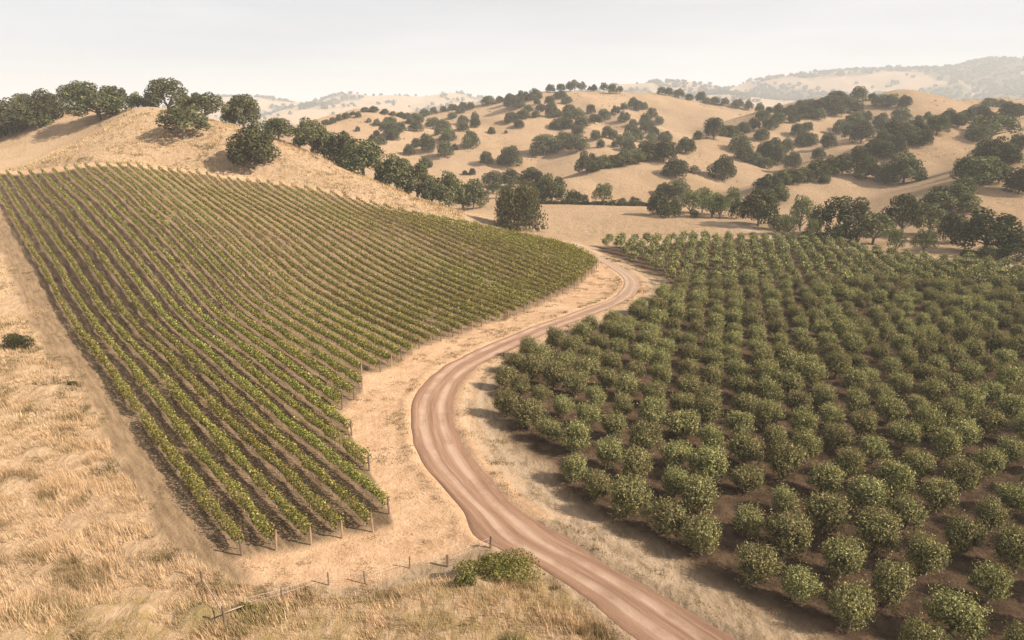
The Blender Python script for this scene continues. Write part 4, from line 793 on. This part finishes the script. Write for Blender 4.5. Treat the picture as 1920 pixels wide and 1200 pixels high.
obj('stems', tubes([[(q[0] - hp[30][0], q[1] - hp[30][1], q[2] - hp[30][2] - 0.1, 0.05), (q[0] - hp[30][0] + 0.1, q[1] - hp[30][1], q[2] - hp[30][2] + 0.6, 0.02)] for q in hp[::3]], 4), M_bark, hd)

# ------------------------------------------------------------------ fence, shrubs
fence_px = [(383, 1110, 1090 - 9, 'd'), (423, 1170, 1137, 'd'), (462, 1150, 1128, 'p'), (530, 1136, 1116, 'd'), (618, 1116, 1098, 'd'), (685, 1102, 1088, 'd'), (769, 1085, 1068, 'd'), (840, 1068, 1048, 'D'), (920, 1050, 1022, 'D')]
fp, _ = hit([q[0] for q in fence_px], [q[1] for q in fence_px])
fence = thing('wire_fence', 'old post and wire fence along the edge of the dry grass in front', 'fence', tuple(fp[4]))
tops = []
for q, P in zip(fence_px, fp):
    r = rays(q[0], q[2]); t = P[1] / r[1]; h = max(0.9, CAMH + r[2] * t - P[2]); rad_ = 0.085 if q[3] in 'D' or q[0] < 430 else 0.05
    me = tubes([[(0, 0, -0.3, rad_), (0, 0, h * 0.97, rad_ * 0.95), (0, 0, h, rad_ * 0.7)]], 7)
    o = obj('post', me, M_rail if q[3] == 'p' else M_dpost, fence); o.location = Vector(P) - fence.location; o.rotation_euler = (random.uniform(-0.04, 0.04), random.uniform(-0.05, 0.05), 0); tops.append((P[0], P[1], P[2] + h))
def rel(p): return tuple(np.array(p[:3]) - np.array(fence.location)) + (p[3],)
for (a_, b_, fa, fb) in ((0, 1, 0.35, 0.75), (1, 2, 0.75, 0.45)):
    A = np.array(fp[a_]); B = np.array(fp[b_]); A[2] += fa * 1.0; B[2] += fb * 0.8
    obj('rail', tubes([[rel((*A, 0.055)), rel((*((A + B) / 2), 0.05)), rel((*B, 0.045))]], 6), M_rail, fence)
for fr in (0.9, 0.55):
    pts = []
    for j in range(2, len(fp) - 1 + 1):
        pts.append(rel((fp[j][0], fp[j][1], fp[j][2] + fr * (tops[j][2] - fp[j][2]), 0.012)))
    obj('wire', tubes([pts], 4), M_wire, fence)
def shrub(name, label, px, py, w, h, cols, seed, n=2600, size=0.15):
    (P,), _ = hit([px], [py]); r = np.random.default_rng(seed); L = [(r.normal(0, 0.26), r.normal(0, 0.2), r.uniform(0.25, 0.6), r.uniform(0.22, 0.36)) for _ in range(12)]
    L = np.array(L); li = r.integers(0, len(L), n); dv = r.normal(size=(n, 3)); dv[:, 2] += 0.3; dv /= np.linalg.norm(dv, axis=1, keepdims=True)
    Pp = L[li, :3] + dv * (L[li, 3] * r.uniform(0.75, 1.1, n))[:, None]; Pp[:, 2] = np.clip(Pp[:, 2], 0.02, None); Pp *= np.array([w, w * 0.8, h])
    cc = np.array(cols); tn = np.clip(cc[r.integers(0, len(cc), n)] * (1 + r.normal(0, 0.2, (n, 1))), 0.01, 1)
    q = thing(name, label, 'shrub', tuple(P - np.array([0, 0, 0.05])))
    v_, f_, c_ = leaf_cards(Pp, dv + r.normal(0, 0.5, (n, 3)), size * r.uniform(0.7, 1.3, n), 0.6, tn); obj('foliage', mesh_np('shrub', v_, f_, 4, {'tint': c_}), M_vine, q)
    obj('stems', tubes([[(0, 0, -0.1, 0.03), (0.2 * w * math.cos(k), 0.2 * w * math.sin(k), 0.5 * h, 0.012)] for k in range(6)], 5), M_bark, q)
shrub('shrub', 'wide yellow-green bramble shrub beside the last fence post', 942, 1098, 3.9, 1.8, [(0.16, 0.16, 0.045), (0.22, 0.19, 0.065), (0.10, 0.11, 0.035), (0.26, 0.20, 0.08)], 31, 5200)
shrub('shrub', 'small upright green shrub left of the wide bramble', 876, 1120, 0.95, 1.5, [(0.13, 0.125, 0.04), (0.18, 0.165, 0.055), (0.09, 0.095, 0.032)], 32, 1000)
shrub('shrub', 'dark ragged shrub in the dry grass at the left edge', 34, 655, 3.0, 2.4, [(0.075, 0.075, 0.03), (0.11, 0.10, 0.042), (0.05, 0.055, 0.022)], 33, 2600, 0.2)
shrub('shrub', 'tiny dark shrub at the left edge of the vineyard track', 135, 722, 1.0, 0.5, [(0.06, 0.065, 0.028), (0.09, 0.085, 0.035)], 34, 500)
shrub('shrub', 'low green shrub between the two near fence posts', 470, 1165, 1.1, 0.6, [(0.16, 0.15, 0.045), (0.22, 0.19, 0.06)], 35, 700, 0.12)

# ------------------------------------------------------------------ haze
hz = NT('haze'); pv = hz.n('ShaderNodeVolumePrincipled'); pv.inputs['Color'].default_value = (0.86, 0.91, 0.96, 1); pv.inputs['Density'].default_value = 0.00025; pv.inputs['Anisotropy'].default_value = 0.1
hz.l(pv.outputs[0], hz.out.inputs['Volume'])
zmin = float(GZ.min()) - 1.0; zmax = float(max(GZ.max() + 16, 60)); X = 12500
me = bpy.data.meshes.new('haze'); me.from_pydata([(a * X, b * X, c) for c in (zmin, zmax) for b in (-1, 1) for a in (-1, 1)], [], [(0, 2, 3, 1), (4, 5, 7, 6), (0, 1, 5, 4), (2, 6, 7, 3), (0, 4, 6, 2), (1, 3, 7, 5)])
obj('haze', me, hz.m, kind='stuff')
